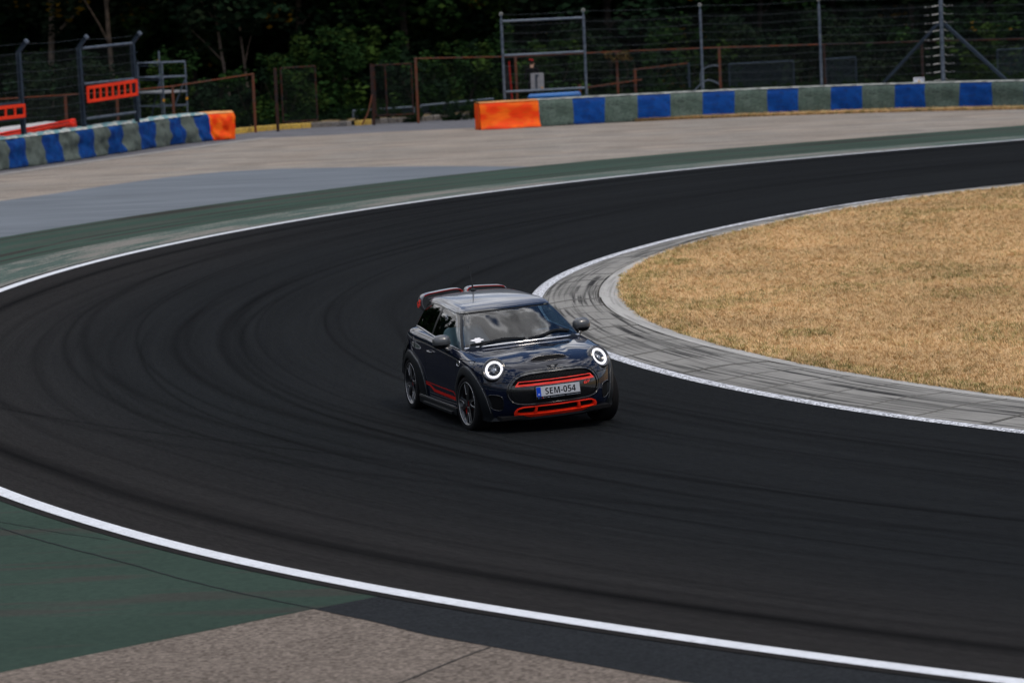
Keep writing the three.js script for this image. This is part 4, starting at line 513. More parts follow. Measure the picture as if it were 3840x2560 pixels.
// ---------------------------------------------------------------- shapes from a distance field
function nets(f, lo, hi, h) {
  const n = [0, 1, 2].map((k) => Math.ceil((hi[k] - lo[k]) / h) + 1), [nx, ny, nz] = n, F = new Float32Array(nx * ny * nz), id = new Int32Array(nx * ny * nz).fill(-1), pos = [], idx = [], at = (i, j, k) => i + nx * (j + ny * k);
  for (let k = 0; k < nz; k++) for (let j = 0; j < ny; j++) for (let i = 0; i < nx; i++) F[at(i, j, k)] = f(lo[0] + i * h, lo[1] + j * h, lo[2] + k * h);
  const E = [[0, 1], [2, 3], [4, 5], [6, 7], [0, 2], [1, 3], [4, 6], [5, 7], [0, 4], [1, 5], [2, 6], [3, 7]];
  for (let k = 0; k < nz - 1; k++) for (let j = 0; j < ny - 1; j++) for (let i = 0; i < nx - 1; i++) {
    let c = 0, X = 0, Yv = 0, Z = 0; const v = []; for (let q = 0; q < 8; q++) v.push(F[at(i + (q & 1), j + ((q >> 1) & 1), k + (q >> 2))]);
    let neg = 0; for (const q of v) if (q < 0) neg++; if (!neg || neg === 8) continue;
    for (const [a, b] of E) if (v[a] < 0 !== v[b] < 0) { const t = v[a] / (v[a] - v[b]); X += mix(a & 1, b & 1, t); Yv += mix((a >> 1) & 1, (b >> 1) & 1, t); Z += mix(a >> 2, b >> 2, t); c++; }
    id[at(i, j, k)] = pos.length / 3; pos.push(lo[0] + (i + X / c) * h, lo[1] + (j + Yv / c) * h, lo[2] + (k + Z / c) * h);
  }
  const quad = (a, b, c, d, s) => { if (a < 0 || b < 0 || c < 0 || d < 0) return; if (s) idx.push(a, b, c, a, c, d); else idx.push(a, c, b, a, d, c); };
  for (let k = 1; k < nz - 1; k++) for (let j = 1; j < ny - 1; j++) for (let i = 1; i < nx - 1; i++) {
    const a = F[at(i, j, k)] < 0;
    if (a !== F[at(i + 1, j, k)] < 0) quad(id[at(i, j - 1, k - 1)], id[at(i, j, k - 1)], id[at(i, j, k)], id[at(i, j - 1, k)], a);
    if (a !== F[at(i, j + 1, k)] < 0) quad(id[at(i - 1, j, k - 1)], id[at(i - 1, j, k)], id[at(i, j, k)], id[at(i, j, k - 1)], a);
    if (a !== F[at(i, j, k + 1)] < 0) quad(id[at(i - 1, j - 1, k)], id[at(i, j - 1, k)], id[at(i, j, k)], id[at(i - 1, j, k)], a);
  }
  const e = 0.0015, nor = [];
  for (let p = 0; p < pos.length; p += 3) { let g; for (let it = 0; it < 3; it++) { const [x, y, z] = [pos[p], pos[p + 1], pos[p + 2]], v = f(x, y, z); g = [(f(x + e, y, z) - f(x - e, y, z)) / (2 * e), (f(x, y + e, z) - f(x, y - e, z)) / (2 * e), (f(x, y, z + e) - f(x, y, z - e)) / (2 * e)]; const l2 = g[0] ** 2 + g[1] ** 2 + g[2] ** 2 || 1, s = clamp(v / l2, -h, h); if (it < 2) for (let q = 0; q < 3; q++) pos[p + q] -= g[q] * s; const l = Math.sqrt(l2); g = g.map((q) => q / l); } nor.push(...g); }
  return { pos, nor, idx };
}
// keep the part where g > 0
function cut(m, g) {
  const { pos, nor, idx } = m, n = pos.length / 3, val = new Float32Array(n); for (let i = 0; i < n; i++) val[i] = g(pos[i * 3], pos[i * 3 + 1], pos[i * 3 + 2]);
  const P = [], N = [], I = [], map = new Int32Array(n).fill(-1), edge = new Map(), keep = (i) => { if (map[i] < 0) { map[i] = P.length / 3; P.push(pos[i * 3], pos[i * 3 + 1], pos[i * 3 + 2]); N.push(nor[i * 3], nor[i * 3 + 1], nor[i * 3 + 2]); } return map[i]; };
  const on = (a, b) => { const key = a < b ? a * n + b : b * n + a; let k = edge.get(key); if (k === undefined) { const t = val[a] / (val[a] - val[b]); k = P.length / 3; edge.set(key, k); const q = []; for (let c = 0; c < 3; c++) { P.push(mix(pos[a * 3 + c], pos[b * 3 + c], t)); q.push(mix(nor[a * 3 + c], nor[b * 3 + c], t)); } const l = Math.hypot(...q) || 1; N.push(...q.map((x) => x / l)); } return k; };
  for (let t = 0; t < idx.length; t += 3) { const v = [idx[t], idx[t + 1], idx[t + 2]], s = v.map((i) => val[i] > 0), c = s[0] + s[1] + s[2]; if (!c) continue; if (c === 3) { I.push(...v.map(keep)); continue; }
    const k = c === 1 ? s.indexOf(true) : s.indexOf(false), a = v[k], b = v[(k + 1) % 3], d = v[(k + 2) % 3], ab = on(a, b), ad = on(a, d); if (c === 1) I.push(keep(a), ab, ad); else { const kb = keep(b), kd = keep(d); I.push(ab, kb, kd, ab, kd, ad); } }
  return { pos: P, nor: N, idx: I };
}
const geo = (m, off = 0) => { const g = new THREE.BufferGeometry(), p = off ? m.pos.map((v, i) => v + m.nor[i] * off) : m.pos; g.setAttribute('position', new THREE.Float32BufferAttribute(p, 3)); g.setAttribute('normal', new THREE.Float32BufferAttribute(m.nor, 3)); g.setIndex(m.idx); return g; };
const smin = (a, b, k) => { const h = Math.max(k - Math.abs(a - b), 0) / k; return Math.min(a, b) - h * h * k * 0.25; };
function cone(px, py, pz, a, b, ra, rb) { const bx = b[0] - a[0], by = b[1] - a[1], bz = b[2] - a[2], t = clamp(((px - a[0]) * bx + (py - a[1]) * by + (pz - a[2]) * bz) / (bx * bx + by * by + bz * bz || 1)); return Math.hypot(px - a[0] - bx * t, py - a[1] - by * t, pz - a[2] - bz * t) - mix(ra, rb, t); }
const limbs = (list, k) => (x, y, z) => { let d = 1e3; for (const [a, b, ra, rb] of list) d = smin(d, cone(x, y, z, a, b, ra, rb), k); return d; };
const ell = (x, y, z, c, r) => { const k = Math.hypot((x - c[0]) / r[0], (y - c[1]) / r[1], (z - c[2]) / r[2]); return (k - 1) * Math.min(...r); };
// a head facing +z about the origin (chin to crown 0.23)
const headField = (x, y, z) => { let d = smin(ell(x, y, z, [0, 0.02, -0.01], [0.078, 0.112, 0.098]), ell(x, y, z, [0, -0.055, 0.022], [0.054, 0.062, 0.066]), 0.04); d = smin(d, cone(x, y, z, [0, 0.012, 0.086], [0, -0.022, 0.108], 0.009, 0.015), 0.014); for (const s of [-1, 1]) { d = smin(d, ell(x, y, z, [s * 0.08, -0.005, -0.01], [0.012, 0.032, 0.02]), 0.01); d = Math.max(d, -ell(x, y, z, [s * 0.031, 0.012, 0.1], [0.017, 0.011, 0.013])); d = smin(d, ell(x, y, z, [s * 0.031, 0.012, 0.082], [0.014, 0.011, 0.012]), 0.006); } d = smin(d, ell(x, y, z, [0, -0.058, 0.088], [0.024, 0.008, 0.01]), 0.008); return smin(d, cone(x, y, z, [0, -0.05, -0.02], [0, -0.15, -0.035], 0.055, 0.06), 0.03); };
// a hand: wrist at the origin, fingers along -y curled towards -z by `curl`, thumb to +x*s
function handField(s, curl) {
  const L = [[[0, 0, 0], [0, -0.035, 0], 0.026, 0.028]], f = [[-0.033, 0.062], [-0.012, 0.074], [0.011, 0.078], [0.032, 0.07]];
  for (const [x] of f) L.push([[x * 0.5 * s, -0.02, 0], [x * s, -0.09, 0.002], 0.016, 0.012]);
  for (const [x, l] of f) { let p = [x * s, -0.09, 0.002], a = curl * 0.7; for (const q of [0.45, 0.32, 0.23]) { const e = [p[0], p[1] - Math.cos(a) * l * q * 1.1, p[2] - Math.sin(a) * l * q * 1.1]; L.push([p, e, 0.0098, 0.0088]); p = e; a += curl * 0.75; } }
  L.push([[0.018 * s, -0.03, -0.004], [0.05 * s, -0.058, -0.016], 0.014, 0.011]); L.push([[0.05 * s, -0.058, -0.016], [0.053 * s, -0.088, -0.03], 0.0105, 0.009]);
  return limbs(L, 0.009);
}
const placed = (m, mat) => geo(m).applyMatrix4(mat);
const skin = std([0.5, 0.3, 0.21], 0.6), hair = std([0.03, 0.02, 0.014], 0.85);
const headMesh = nets(headField, [-0.11, -0.17, -0.13], [0.11, 0.16, 0.14], 0.0055), hairMesh = cut(headMesh, (x, y, z) => y - 0.045 + (z > 0.02 ? -(z - 0.02) * 0.5 : (0.02 - z) * 0.95));
const handMesh = { '1': nets(handField(1, 0.85), [-0.075, -0.2, -0.1], [0.075, 0.035, 0.04], 0.0045), '-1': nets(handField(-1, 0.85), [-0.075, -0.2, -0.1], [0.075, 0.035, 0.04], 0.0045) };

// ---------------------------------------------------------------- the car (car frame: x to its left, y up, z forward)
const car = thing('hatchback', 'dark navy hatchback with grey roof, red trim and rear wing cornering on the track', 'car', [-0.0754, 0, -43.536], 0.2835);
const bodyM = new THREE.Matrix4().makeTranslation(0, 0.3, 0).multiply(new THREE.Matrix4().makeRotationZ(0.051)).multiply(new THREE.Matrix4().makeRotationX(-0.009)).multiply(new THREE.Matrix4().makeTranslation(0, -0.3, 0));
const part = (name, g, mat, parent = car, label) => { const m = mesh(name, g.applyMatrix4(bodyM), mat, parent); if (label) m.userData.label = label; return m; };
const group = (name, parent = car) => { const g = new THREE.Group(); g.name = name; parent.add(g); return g; };
function spline(pts) { // natural cubic through (t, v)
  const n = pts.length, x = pts.map((p) => p[0]), y = pts.map((p) => p[1]), m = new Array(n).fill(0), a = [], u = [0]; a[0] = 0;
  for (let i = 1; i < n - 1; i++) { const s = (x[i] - x[i - 1]) / (x[i + 1] - x[i - 1]), p = s * (a[i - 1] ?? 0) + 2; a[i] = (s - 1) / p; const d = (y[i + 1] - y[i]) / (x[i + 1] - x[i]) - (y[i] - y[i - 1]) / (x[i] - x[i - 1]); u[i] = ((6 * d) / (x[i + 1] - x[i - 1]) - s * u[i - 1]) / p; }
  for (let i = n - 2; i > 0; i--) m[i] = a[i] * m[i + 1] + u[i];
  const N = 512, x0 = x[0], x1 = x[n - 1], ev = (t) => { let k = 0; while (k < n - 2 && x[k + 1] < t) k++; const h = x[k + 1] - x[k], A = (x[k + 1] - t) / h, B = (t - x[k]) / h; return A * y[k] + B * y[k + 1] + ((A ** 3 - A) * m[k] + (B ** 3 - B) * m[k + 1]) * h * h / 6; };
  return (t) => ev(clamp(t, x0, x1));
}
const lse = (k, ...a) => { const m = Math.max(...a); let s = 0; for (const v of a) s += Math.exp((v - m) / k); return m + k * Math.log(s); };
const Tz = spline([[-2.1, 0.97], [-1.75, 1.035], [-1.2, 1.05], [-0.6, 1.025], [0, 0.99], [0.5, 0.955], [0.9, 0.932], [1.2, 0.916], [1.5, 0.888], [1.7, 0.85], [1.85, 0.806], [1.97, 0.752], [2.15, 0.66]]);
const Cz = spline([[-2, 0.04], [0, 0.03], [0.6, 0.03], [0.9, 0.05], [1.2, 0.09], [1.5, 0.11], [1.7, 0.12], [2.1, 0.2]]);
const Pz = spline([[-2.1, 0.68], [-1.75, 0.775], [-1.5, 0.82], [-1.25, 0.838], [-0.8, 0.835], [0, 0.835], [0.8, 0.833], [1.25, 0.84], [1.5, 0.838], [1.75, 0.82], [2.0, 0.78], [2.25, 0.7]]);
const Zf = spline([[0.08, 1.93], [0.17, 1.965], [0.26, 2.02], [0.38, 2.055], [0.5, 2.062], [0.6, 2.05], [0.7, 2.02], [0.8, 1.965], [0.9, 1.88], [1.0, 1.74]]);
const Zr = spline([[0.1, -1.7], [0.3, -1.83], [0.5, -1.87], [0.75, -1.84], [1.05, -1.76]]);
const hump = (ax, z) => 0.024 * Math.exp(-Math.pow(ax / 0.235, 4)) * sstep(1.22, 1.74, z) * (1 - sstep(1.79, 1.85, z));
function fLow(x, y, z) {
  const ax = Math.sqrt(x * x + 1e-5), a2 = ax * ax;
  const top = (y - (Tz(z) - Cz(z) * a2 + hump(ax, z))) * 0.97;
  const dy = y - 0.56, side = ax - (Pz(z) - (dy > 0 ? 0.26 * dy * dy : 0.2 * dy * dy) + 0.016 * Math.exp(-Math.pow((y - 0.9 + 0.06 * z) / 0.06, 2)) * 0.6);
  const front = (z - (Zf(y) - 0.34 * a2 - 0.62 * a2 * a2)) * 0.9, rear = -(z - (Zr(y) + 0.2 * a2 + 0.1 * a2 * a2)) * 0.95;
  return lse(0.018, lse(0.042, lse(0.04, side, front, rear), top), 0.16 + 0.03 * sstep(1.5, 2, z) - y);
}
const gh = {
  ws: (x, y, z) => (z - (0.944 - 1.66 * (y - 0.93) - 0.3 * x * x - 0.36 * (y - 1.13) ** 2)) * 0.516,
  side: (x, y, z) => (Math.sqrt(x * x + 1e-5) - (0.752 - 0.39 * (y - 0.92) - 0.36 * (y - 0.92) ** 2 - 0.055 * ((z + 0.1) / 1.4) ** 2)) * 0.92,
  rear: (x, y, z) => -(z - (-1.72 + 0.62 * (y - 0.95) + 0.2 * x * x)) * 0.85,
  top: (x, y, z) => y - (1.403 - (z > -0.95 ? 0.042 * (z + 0.95) ** 2 : 0.12 * (z + 0.95) ** 2) - mix(0.095, 0.055, sstep(-0.5, 0.25, z)) * x * x),
};
const fGH = (x, y, z) => lse(0.022, gh.ws(x, y, z), gh.side(x, y, z), gh.rear(x, y, z), gh.top(x, y, z));
const root = (f, a, b) => { for (let i = 0; i < 40; i++) { const m = (a + b) / 2; if (f(m) > 0) a = m; else b = m; } return (a + b) / 2; }; // f(a) > 0 outside
const grad = (f, x, y, z) => { const e = 1e-3; return V(f(x + e, y, z) - f(x - e, y, z), f(x, y + e, z) - f(x, y - e, z), f(x, y, z + e) - f(x, y, z - e)).normalize(); };
const frontZ = (x, y) => root((z) => fLow(x, y, z), 2.4, 1.0), sideX = (y, z) => root((x) => fLow(x, y, z), 1.1, 0.3), topY = (x, z) => root((y) => fLow(x, y, z), 1.3, 0.5), wsZ = (x, y) => root((z) => fGH(x, y, z), 1.4, -0.4);
const onFront = (u, v) => { const z = frontZ(u, v); return [V(u, v, z), grad(fLow, u, v, z)]; }, onSide = (s) => (u, v) => { const x = sideX(v, u) * s; return [V(x, v, u), grad(fLow, x, v, u)]; }, onTop = (u, v) => { const y = topY(u, v); return [V(u, y, v), grad(fLow, u, y, v)]; }, onGlass = (u, v) => { const z = wsZ(u, v); return [V(u, v, z), grad(fGH, u, v, z)]; };
// bend a flat piece (u, v, w = height above the surface) onto the bodywork
function bend(g, on, off = 0, edge = 0.035, it = 5) {
  let q = g.index ? g.toNonIndexed() : g; if (edge) q = new TessellateModifier(edge, it).modify(q); for (const k of Object.keys(q.attributes)) if (k !== 'position') q.deleteAttribute(k);
  const p = q.attributes.position; for (let i = 0; i < p.count; i++) { const [s, n] = on(p.getX(i), p.getY(i)); s.addScaledVector(n, off + p.getZ(i)); p.setXYZ(i, s.x, s.y, s.z); } q.computeVertexNormals(); return q;
}
const shape = (pts, holes = []) => { const s = new THREE.Shape(pts.map(([x, y]) => new THREE.Vector2(x, y))); for (const h of holes) s.holes.push(new THREE.Path(h.map(([x, y]) => new THREE.Vector2(x, y)))); return s; };
const decal = (pts, on, off, depth, holes, edge) => bend(new THREE.ExtrudeGeometry(shape(pts, holes), { depth, bevelEnabled: false }), on, off, edge);
const rounded = (pts, n = 48) => new THREE.CatmullRomCurve3(pts.map(([x, y]) => V(x, y, 0)), true, 'centripetal').getSpacedPoints(n).slice(0, n).map((p) => [p.x, p.y]);
function polySD(P) { return (x, y) => { let d = 1e9, s = 1; for (let i = 0, j = P.length - 1; i < P.length; j = i++) { const ex = P[j][0] - P[i][0], ey = P[j][1] - P[i][1], wx = x - P[i][0], wy = y - P[i][1], t = clamp((wx * ex + wy * ey) / (ex * ex + ey * ey || 1)); d = Math.min(d, (wx - ex * t) ** 2 + (wy - ey * t) ** 2); const c1 = y >= P[i][1], c2 = y < P[j][1], c3 = ex * wy > ey * wx; if ((c1 && c2 && c3) || (!c1 && !c2 && !c3)) s = -s; } return s * Math.sqrt(d); }; }
const mirror = (pts) => [...pts, ...pts.slice().reverse().filter(([x]) => x > 0.001).map(([x, y]) => [-x, y])];

const C = {
  paint: phys([0.002, 0.0045, 0.015], { roughness: 0.6, specularIntensity: 0.06, clearcoat: 1, clearcoatRoughness: 0.015 }),
  roof: phys([0.135, 0.14, 0.155], { roughness: 0.3, metalness: 0.65, clearcoat: 0.8, clearcoatRoughness: 0.05 }),
  cap: phys([0.075, 0.078, 0.082], { roughness: 0.36, metalness: 0.5, clearcoat: 0.6, clearcoatRoughness: 0.08 }),
  gloss: phys([0.006, 0.0065, 0.0075], { roughness: 0.15, clearcoat: 1, clearcoatRoughness: 0.03 }),
  satin: phys([0.0045, 0.006, 0.0075], { roughness: 0.5, specularIntensity: 0.3, clearcoat: 0.08, clearcoatRoughness: 0.25 }),
  black: std([0.005, 0.005, 0.0055], 0.9), pillar: phys([0.006, 0.0065, 0.0075], { roughness: 0.3, specularIntensity: 0.35, clearcoat: 0.2, clearcoatRoughness: 0.1 }), plastic: std([0.014, 0.016, 0.018], 0.6),
  chrome: phys([0.72, 0.72, 0.74], { roughness: 0.12, metalness: 1 }), red: phys([0.95, 0.03, 0.007], { roughness: 0.32, clearcoat: 0.7, clearcoatRoughness: 0.08 }), redMatt: std([0.42, 0.01, 0.006], 0.6), darkRed: std([0.3, 0.014, 0.009], 0.5),
  glass: phys([0.26, 0.38, 0.48], { transmission: 1, thickness: 0, roughness: 0, ior: 1.62 }), sideGlass: phys([0.4, 0.5, 0.52], { transmission: 1, thickness: 0, roughness: 0, ior: 2.1 }), privacy: phys([0.05, 0.06, 0.065], { transmission: 1, thickness: 0, roughness: 0, ior: 1.8 }),
  clear: phys([1, 1, 1], { transmission: 1, thickness: 0, roughness: 0, ior: 1.5 }), lamp: std([0.9, 0.9, 0.92], 0.5, { emissive: new THREE.Color(0.93, 0.92, 1), emissiveIntensity: 0.8 }),
  plasticEdge: phys([0.09, 0.1, 0.11], { roughness: 0.25, clearcoat: 0.8 }), tyre: std([0.0075, 0.0075, 0.008], 0.85), rim: phys([0.012, 0.0135, 0.0155], { roughness: 0.3, metalness: 0.4, clearcoat: 0.6 }), edge: phys([0.5, 0.5, 0.5], { roughness: 0.3, metalness: 0.9 }), disc: std([0.06, 0.06, 0.065], 0.4, { metalness: 0.8 }), trim: std([0.012, 0.016, 0.024], 0.9), seat: std([0.008, 0.01, 0.014], 0.9),
};
const grilleP = rounded(mirror([[0, 0.708], [0.2, 0.706], [0.36, 0.692], [0.44, 0.664], [0.505, 0.6], [0.54, 0.52], [0.535, 0.44], [0.49, 0.375], [0.4, 0.348], [0.2, 0.343], [0, 0.343]]), 80), intakeP = rounded(mirror([[0, 0.318], [0.3, 0.318], [0.42, 0.312], [0.475, 0.285], [0.487, 0.25], [0.47, 0.21], [0.42, 0.2], [0.2, 0.193], [0, 0.193]]), 80);
const gSD = polySD(grilleP), iSD = polySD(intakeP), scoopP = rounded([[0.605, 0.445], [0.66, 0.468], [0.722, 0.462], [0.733, 0.4], [0.715, 0.335], [0.67, 0.297], [0.61, 0.292], [0.592, 0.36]], 40), sSD = polySD(scoopP);
const hl = [1, -1].map((s) => { const x = 0.632, y = 0.752, z = frontZ(x, y), n = grad(fLow, x, y, z).lerp(V(0.3, 0.28, 0.9).normalize(), 0.55).normalize(); return { c: V(x * s, y, z), n: V(n.x * s, n.y, n.z), s }; });
const shellAll = nets(fLow, [-0.92, 0.08, -2.0], [0.92, 1.14, 2.16], 0.0165);
const arch = (x, y, z) => Math.min(...[1.2475, -1.2475].map((c) => Math.max(Math.hypot(z - c, y - 0.312) - 0.362, 0.5 - Math.abs(x))));
const cabin = (x, y, z) => Math.max(fGH(x, y, z) + 0.012, 0.86 - y);
const openings = (x, y, z) => { if (z < 1.4) return 1; const q = hl[x > 0 ? 0 : 1], dx = x - q.c.x, dy = y - q.c.y, dz = z - q.c.z, al = dx * q.n.x + dy * q.n.y + dz * q.n.z, ra = Math.sqrt(Math.max(0, dx * dx + dy * dy + dz * dz - al * al)) - 0.138; return Math.min(gSD(x, y), iSD(x, y), sSD(Math.abs(x), y) * 1, ra); };
const doorSD = polySD([[0.8, 1.1], [0.79, 0.6], [0.73, 0.3], [-0.5, 0.3], [-0.56, 0.5], [-0.55, 1.2]]);
const hoodG = (x, y, z) => Math.min(z - 0.7, y - mix(0.835, 0.602, sstep(1.38, 1.6, z)) - 0.0);
const bumpG = (x, y, z) => Math.min(z - 1.45, -hoodG(x, y, z));
const doorG = (x, y, z) => Math.max(doorSD(z, y), 0.5 - Math.abs(x));
const base = cut(cut(shellAll, arch), cabin);
const paintShell = cut(base, openings), gap = 0.0032;
part('bonnet', geo(cut(paintShell, (x, y, z) => hoodG(x, y, z) - gap)), C.paint);
part('front_bumper', geo(cut(paintShell, (x, y, z) => bumpG(x, y, z) - gap)), C.paint);
const mid = cut(cut(paintShell, (x, y, z) => -hoodG(x, y, z) - gap), (x, y, z) => -bumpG(x, y, z) - gap);
part('body', geo(cut(mid, (x, y, z) => doorG(x, y, z) - gap)), C.paint);
const doors = {}; for (const s of [1, -1]) doors[s] = part('door', geo(cut(cut(mid, (x, y, z) => -doorG(x, y, z) - gap), (x) => x * s)), C.paint);
part('inner_shell', geo(base, -0.016), C.black);
for (const z of [1.2475, -1.2475]) for (const s of [1, -1]) { const g = new THREE.CylinderGeometry(0.375, 0.375, 0.34, 28, 1, true, -0.4, 3.95); g.rotateZ(Math.PI / 2); part('wheel_well', g.translate(s * 0.62, 0.312, z), C.black); }
part('underbody', merge([box(1.0, 0.03, 3.5, 0, 0.19, 0.05), box(1.56, 0.03, 1.7, 0, 0.19, 0), box(1.3, 0.04, 0.4, 0, 0.2, 1.75)]), C.black);

// glass and pillars
const ghShell = cut(nets(fGH, [-0.86, 0.8, -1.95], [0.86, 1.46, 1.22], 0.0165), (x, y, z) => fLow(x, y, z) + 0.02);
const roofG = (x, y, z) => gh.top(x, y, z) + mix(0.042, 0.032, sstep(0, 0.25, z));
const wsG = (x, y, z) => Math.min(gh.ws(x, y, z) - gh.side(x, y, z) - 0.018, -0.05 - gh.top(x, y, z));
const sdG = (x, y, z) => Math.min(gh.side(x, y, z) - gh.ws(x, y, z) - 0.012, gh.side(x, y, z) - gh.rear(x, y, z) - 0.035, -0.058 - gh.top(x, y, z));
const rwG = (x, y, z) => Math.min(gh.rear(x, y, z) - gh.side(x, y, z) - 0.05, -0.09 - gh.top(x, y, z));
part('windscreen', geo(cut(ghShell, wsG)), C.glass);
const windows = cut(ghShell, sdG);
for (const s of [1, -1]) { part('door_window', geo(cut(cut(windows, (x) => x * s), (x, y, z) => z + 0.53)), C.sideGlass); part('quarter_window', geo(cut(cut(windows, (x) => x * s), (x, y, z) => -z - 0.6)), C.privacy); }
part('rear_window', geo(cut(ghShell, rwG)), C.privacy);
part('pillars', geo(cut(cut(ghShell, (x, y, z) => 0.004 - Math.max(wsG(x, y, z), rwG(x, y, z), Math.min(sdG(x, y, z), Math.max(z + 0.53, -z - 0.6)))), (x, y, z) => -roofG(x, y, z) + 0.02), 0.001), C.pillar);
const roofM = cut(ghShell, roofG); part('roof', geo(roofM, 0.011), C.roof);
part('headliner', geo(cut(ghShell, (x, y, z) => roofG(x, y, z)), -0.02), C.trim);
{ // gutter line under the roof edge
  const e = cut(cut(ghShell, (x, y, z) => roofG(x, y, z) + 0.012), (x, y, z) => -roofG(x, y, z) + 0.004); part('roof_gutter', geo(e, 0.009), C.gloss);
}
// bright strip round the foot of the glasshouse
{
  const sidePts = [], wsPts = []; for (let z = -1.5; z < 0.73; z += 0.05) { const x = root((q) => fGH(q, topY(q, z), z), 0.84, 0.4); sidePts.push([x + 0.008, topY(x, z) + 0.005, z]); }
  for (let k = 0; k <= 30; k++) { const x = mix(-0.7, 0.7, k / 30), z = root((q) => fGH(x, topY(x, q), q), 1.3, 0.3); wsPts.push([x, topY(x, z) + 0.016, z + 0.012]); }
  part('bright_strip', merge([tube(wsPts, 0.0115, 60, 8), tube(sidePts, 0.0075, 60, 8), tube(sidePts.map(([x, y, z]) => [-x, y, z]), 0.0075, 60, 8)]), C.chrome);
  const w = (pts) => pts.map(([x, y]) => { const z = wsZ(x, y); return V(x, y, z).addScaledVector(grad(fGH, x, y, z), 0.018); });
  for (const [a, b] of [[[-0.62, 0.955], [0.02, 0.965]], [[0.06, 0.96], [0.6, 0.985]]]) { const P = w([a, [mix(a[0], b[0], 0.33), a[1] + 0.015], [mix(a[0], b[0], 0.66), b[1] + 0.02], b]), m = part('wiper', merge([tube(P, 0.008, 20, 6), tube(P.map((p) => p.clone().add(V(0, -0.012, 0.01))), 0.006, 20, 6)]), C.plastic); part('wiper_arm', tube([P[1].clone().lerp(P[2], 0.4), P[1].clone().lerp(P[2], 0.2).add(V(-0.1, -0.02, 0.05)), V(mix(a[0], b[0], 0.1), 0.93, 0.88)], 0.009, 12, 6), C.plastic, m); }
  part('windscreen_sticker', merge([decal(Array.from({ length: 22 }, (_, i) => [-0.52 + 0.075 * Math.cos(i * 0.2856) , 1.003 + 0.011 * Math.sin(i * 0.2856)]), onGlass, 0.004, 0.001), decal([[-0.555, 0.99], [-0.485, 0.99], [-0.495, 0.972], [-0.545, 0.972]], onGlass, 0.004, 0.001), decal([[-0.55, 1.012], [-0.47, 1.016], [-0.485, 1.026], [-0.535, 1.023]], onGlass, 0.004, 0.001)]), std([0.8, 0.8, 0.82], 0.6));
  part('toll_sticker', decal([[0.462, 1.283], [0.498, 1.283], [0.498, 1.306], [0.462, 1.306]], onGlass, 0.004, 0.001), std([0.75, 0.7, 0.5], 0.6));
}
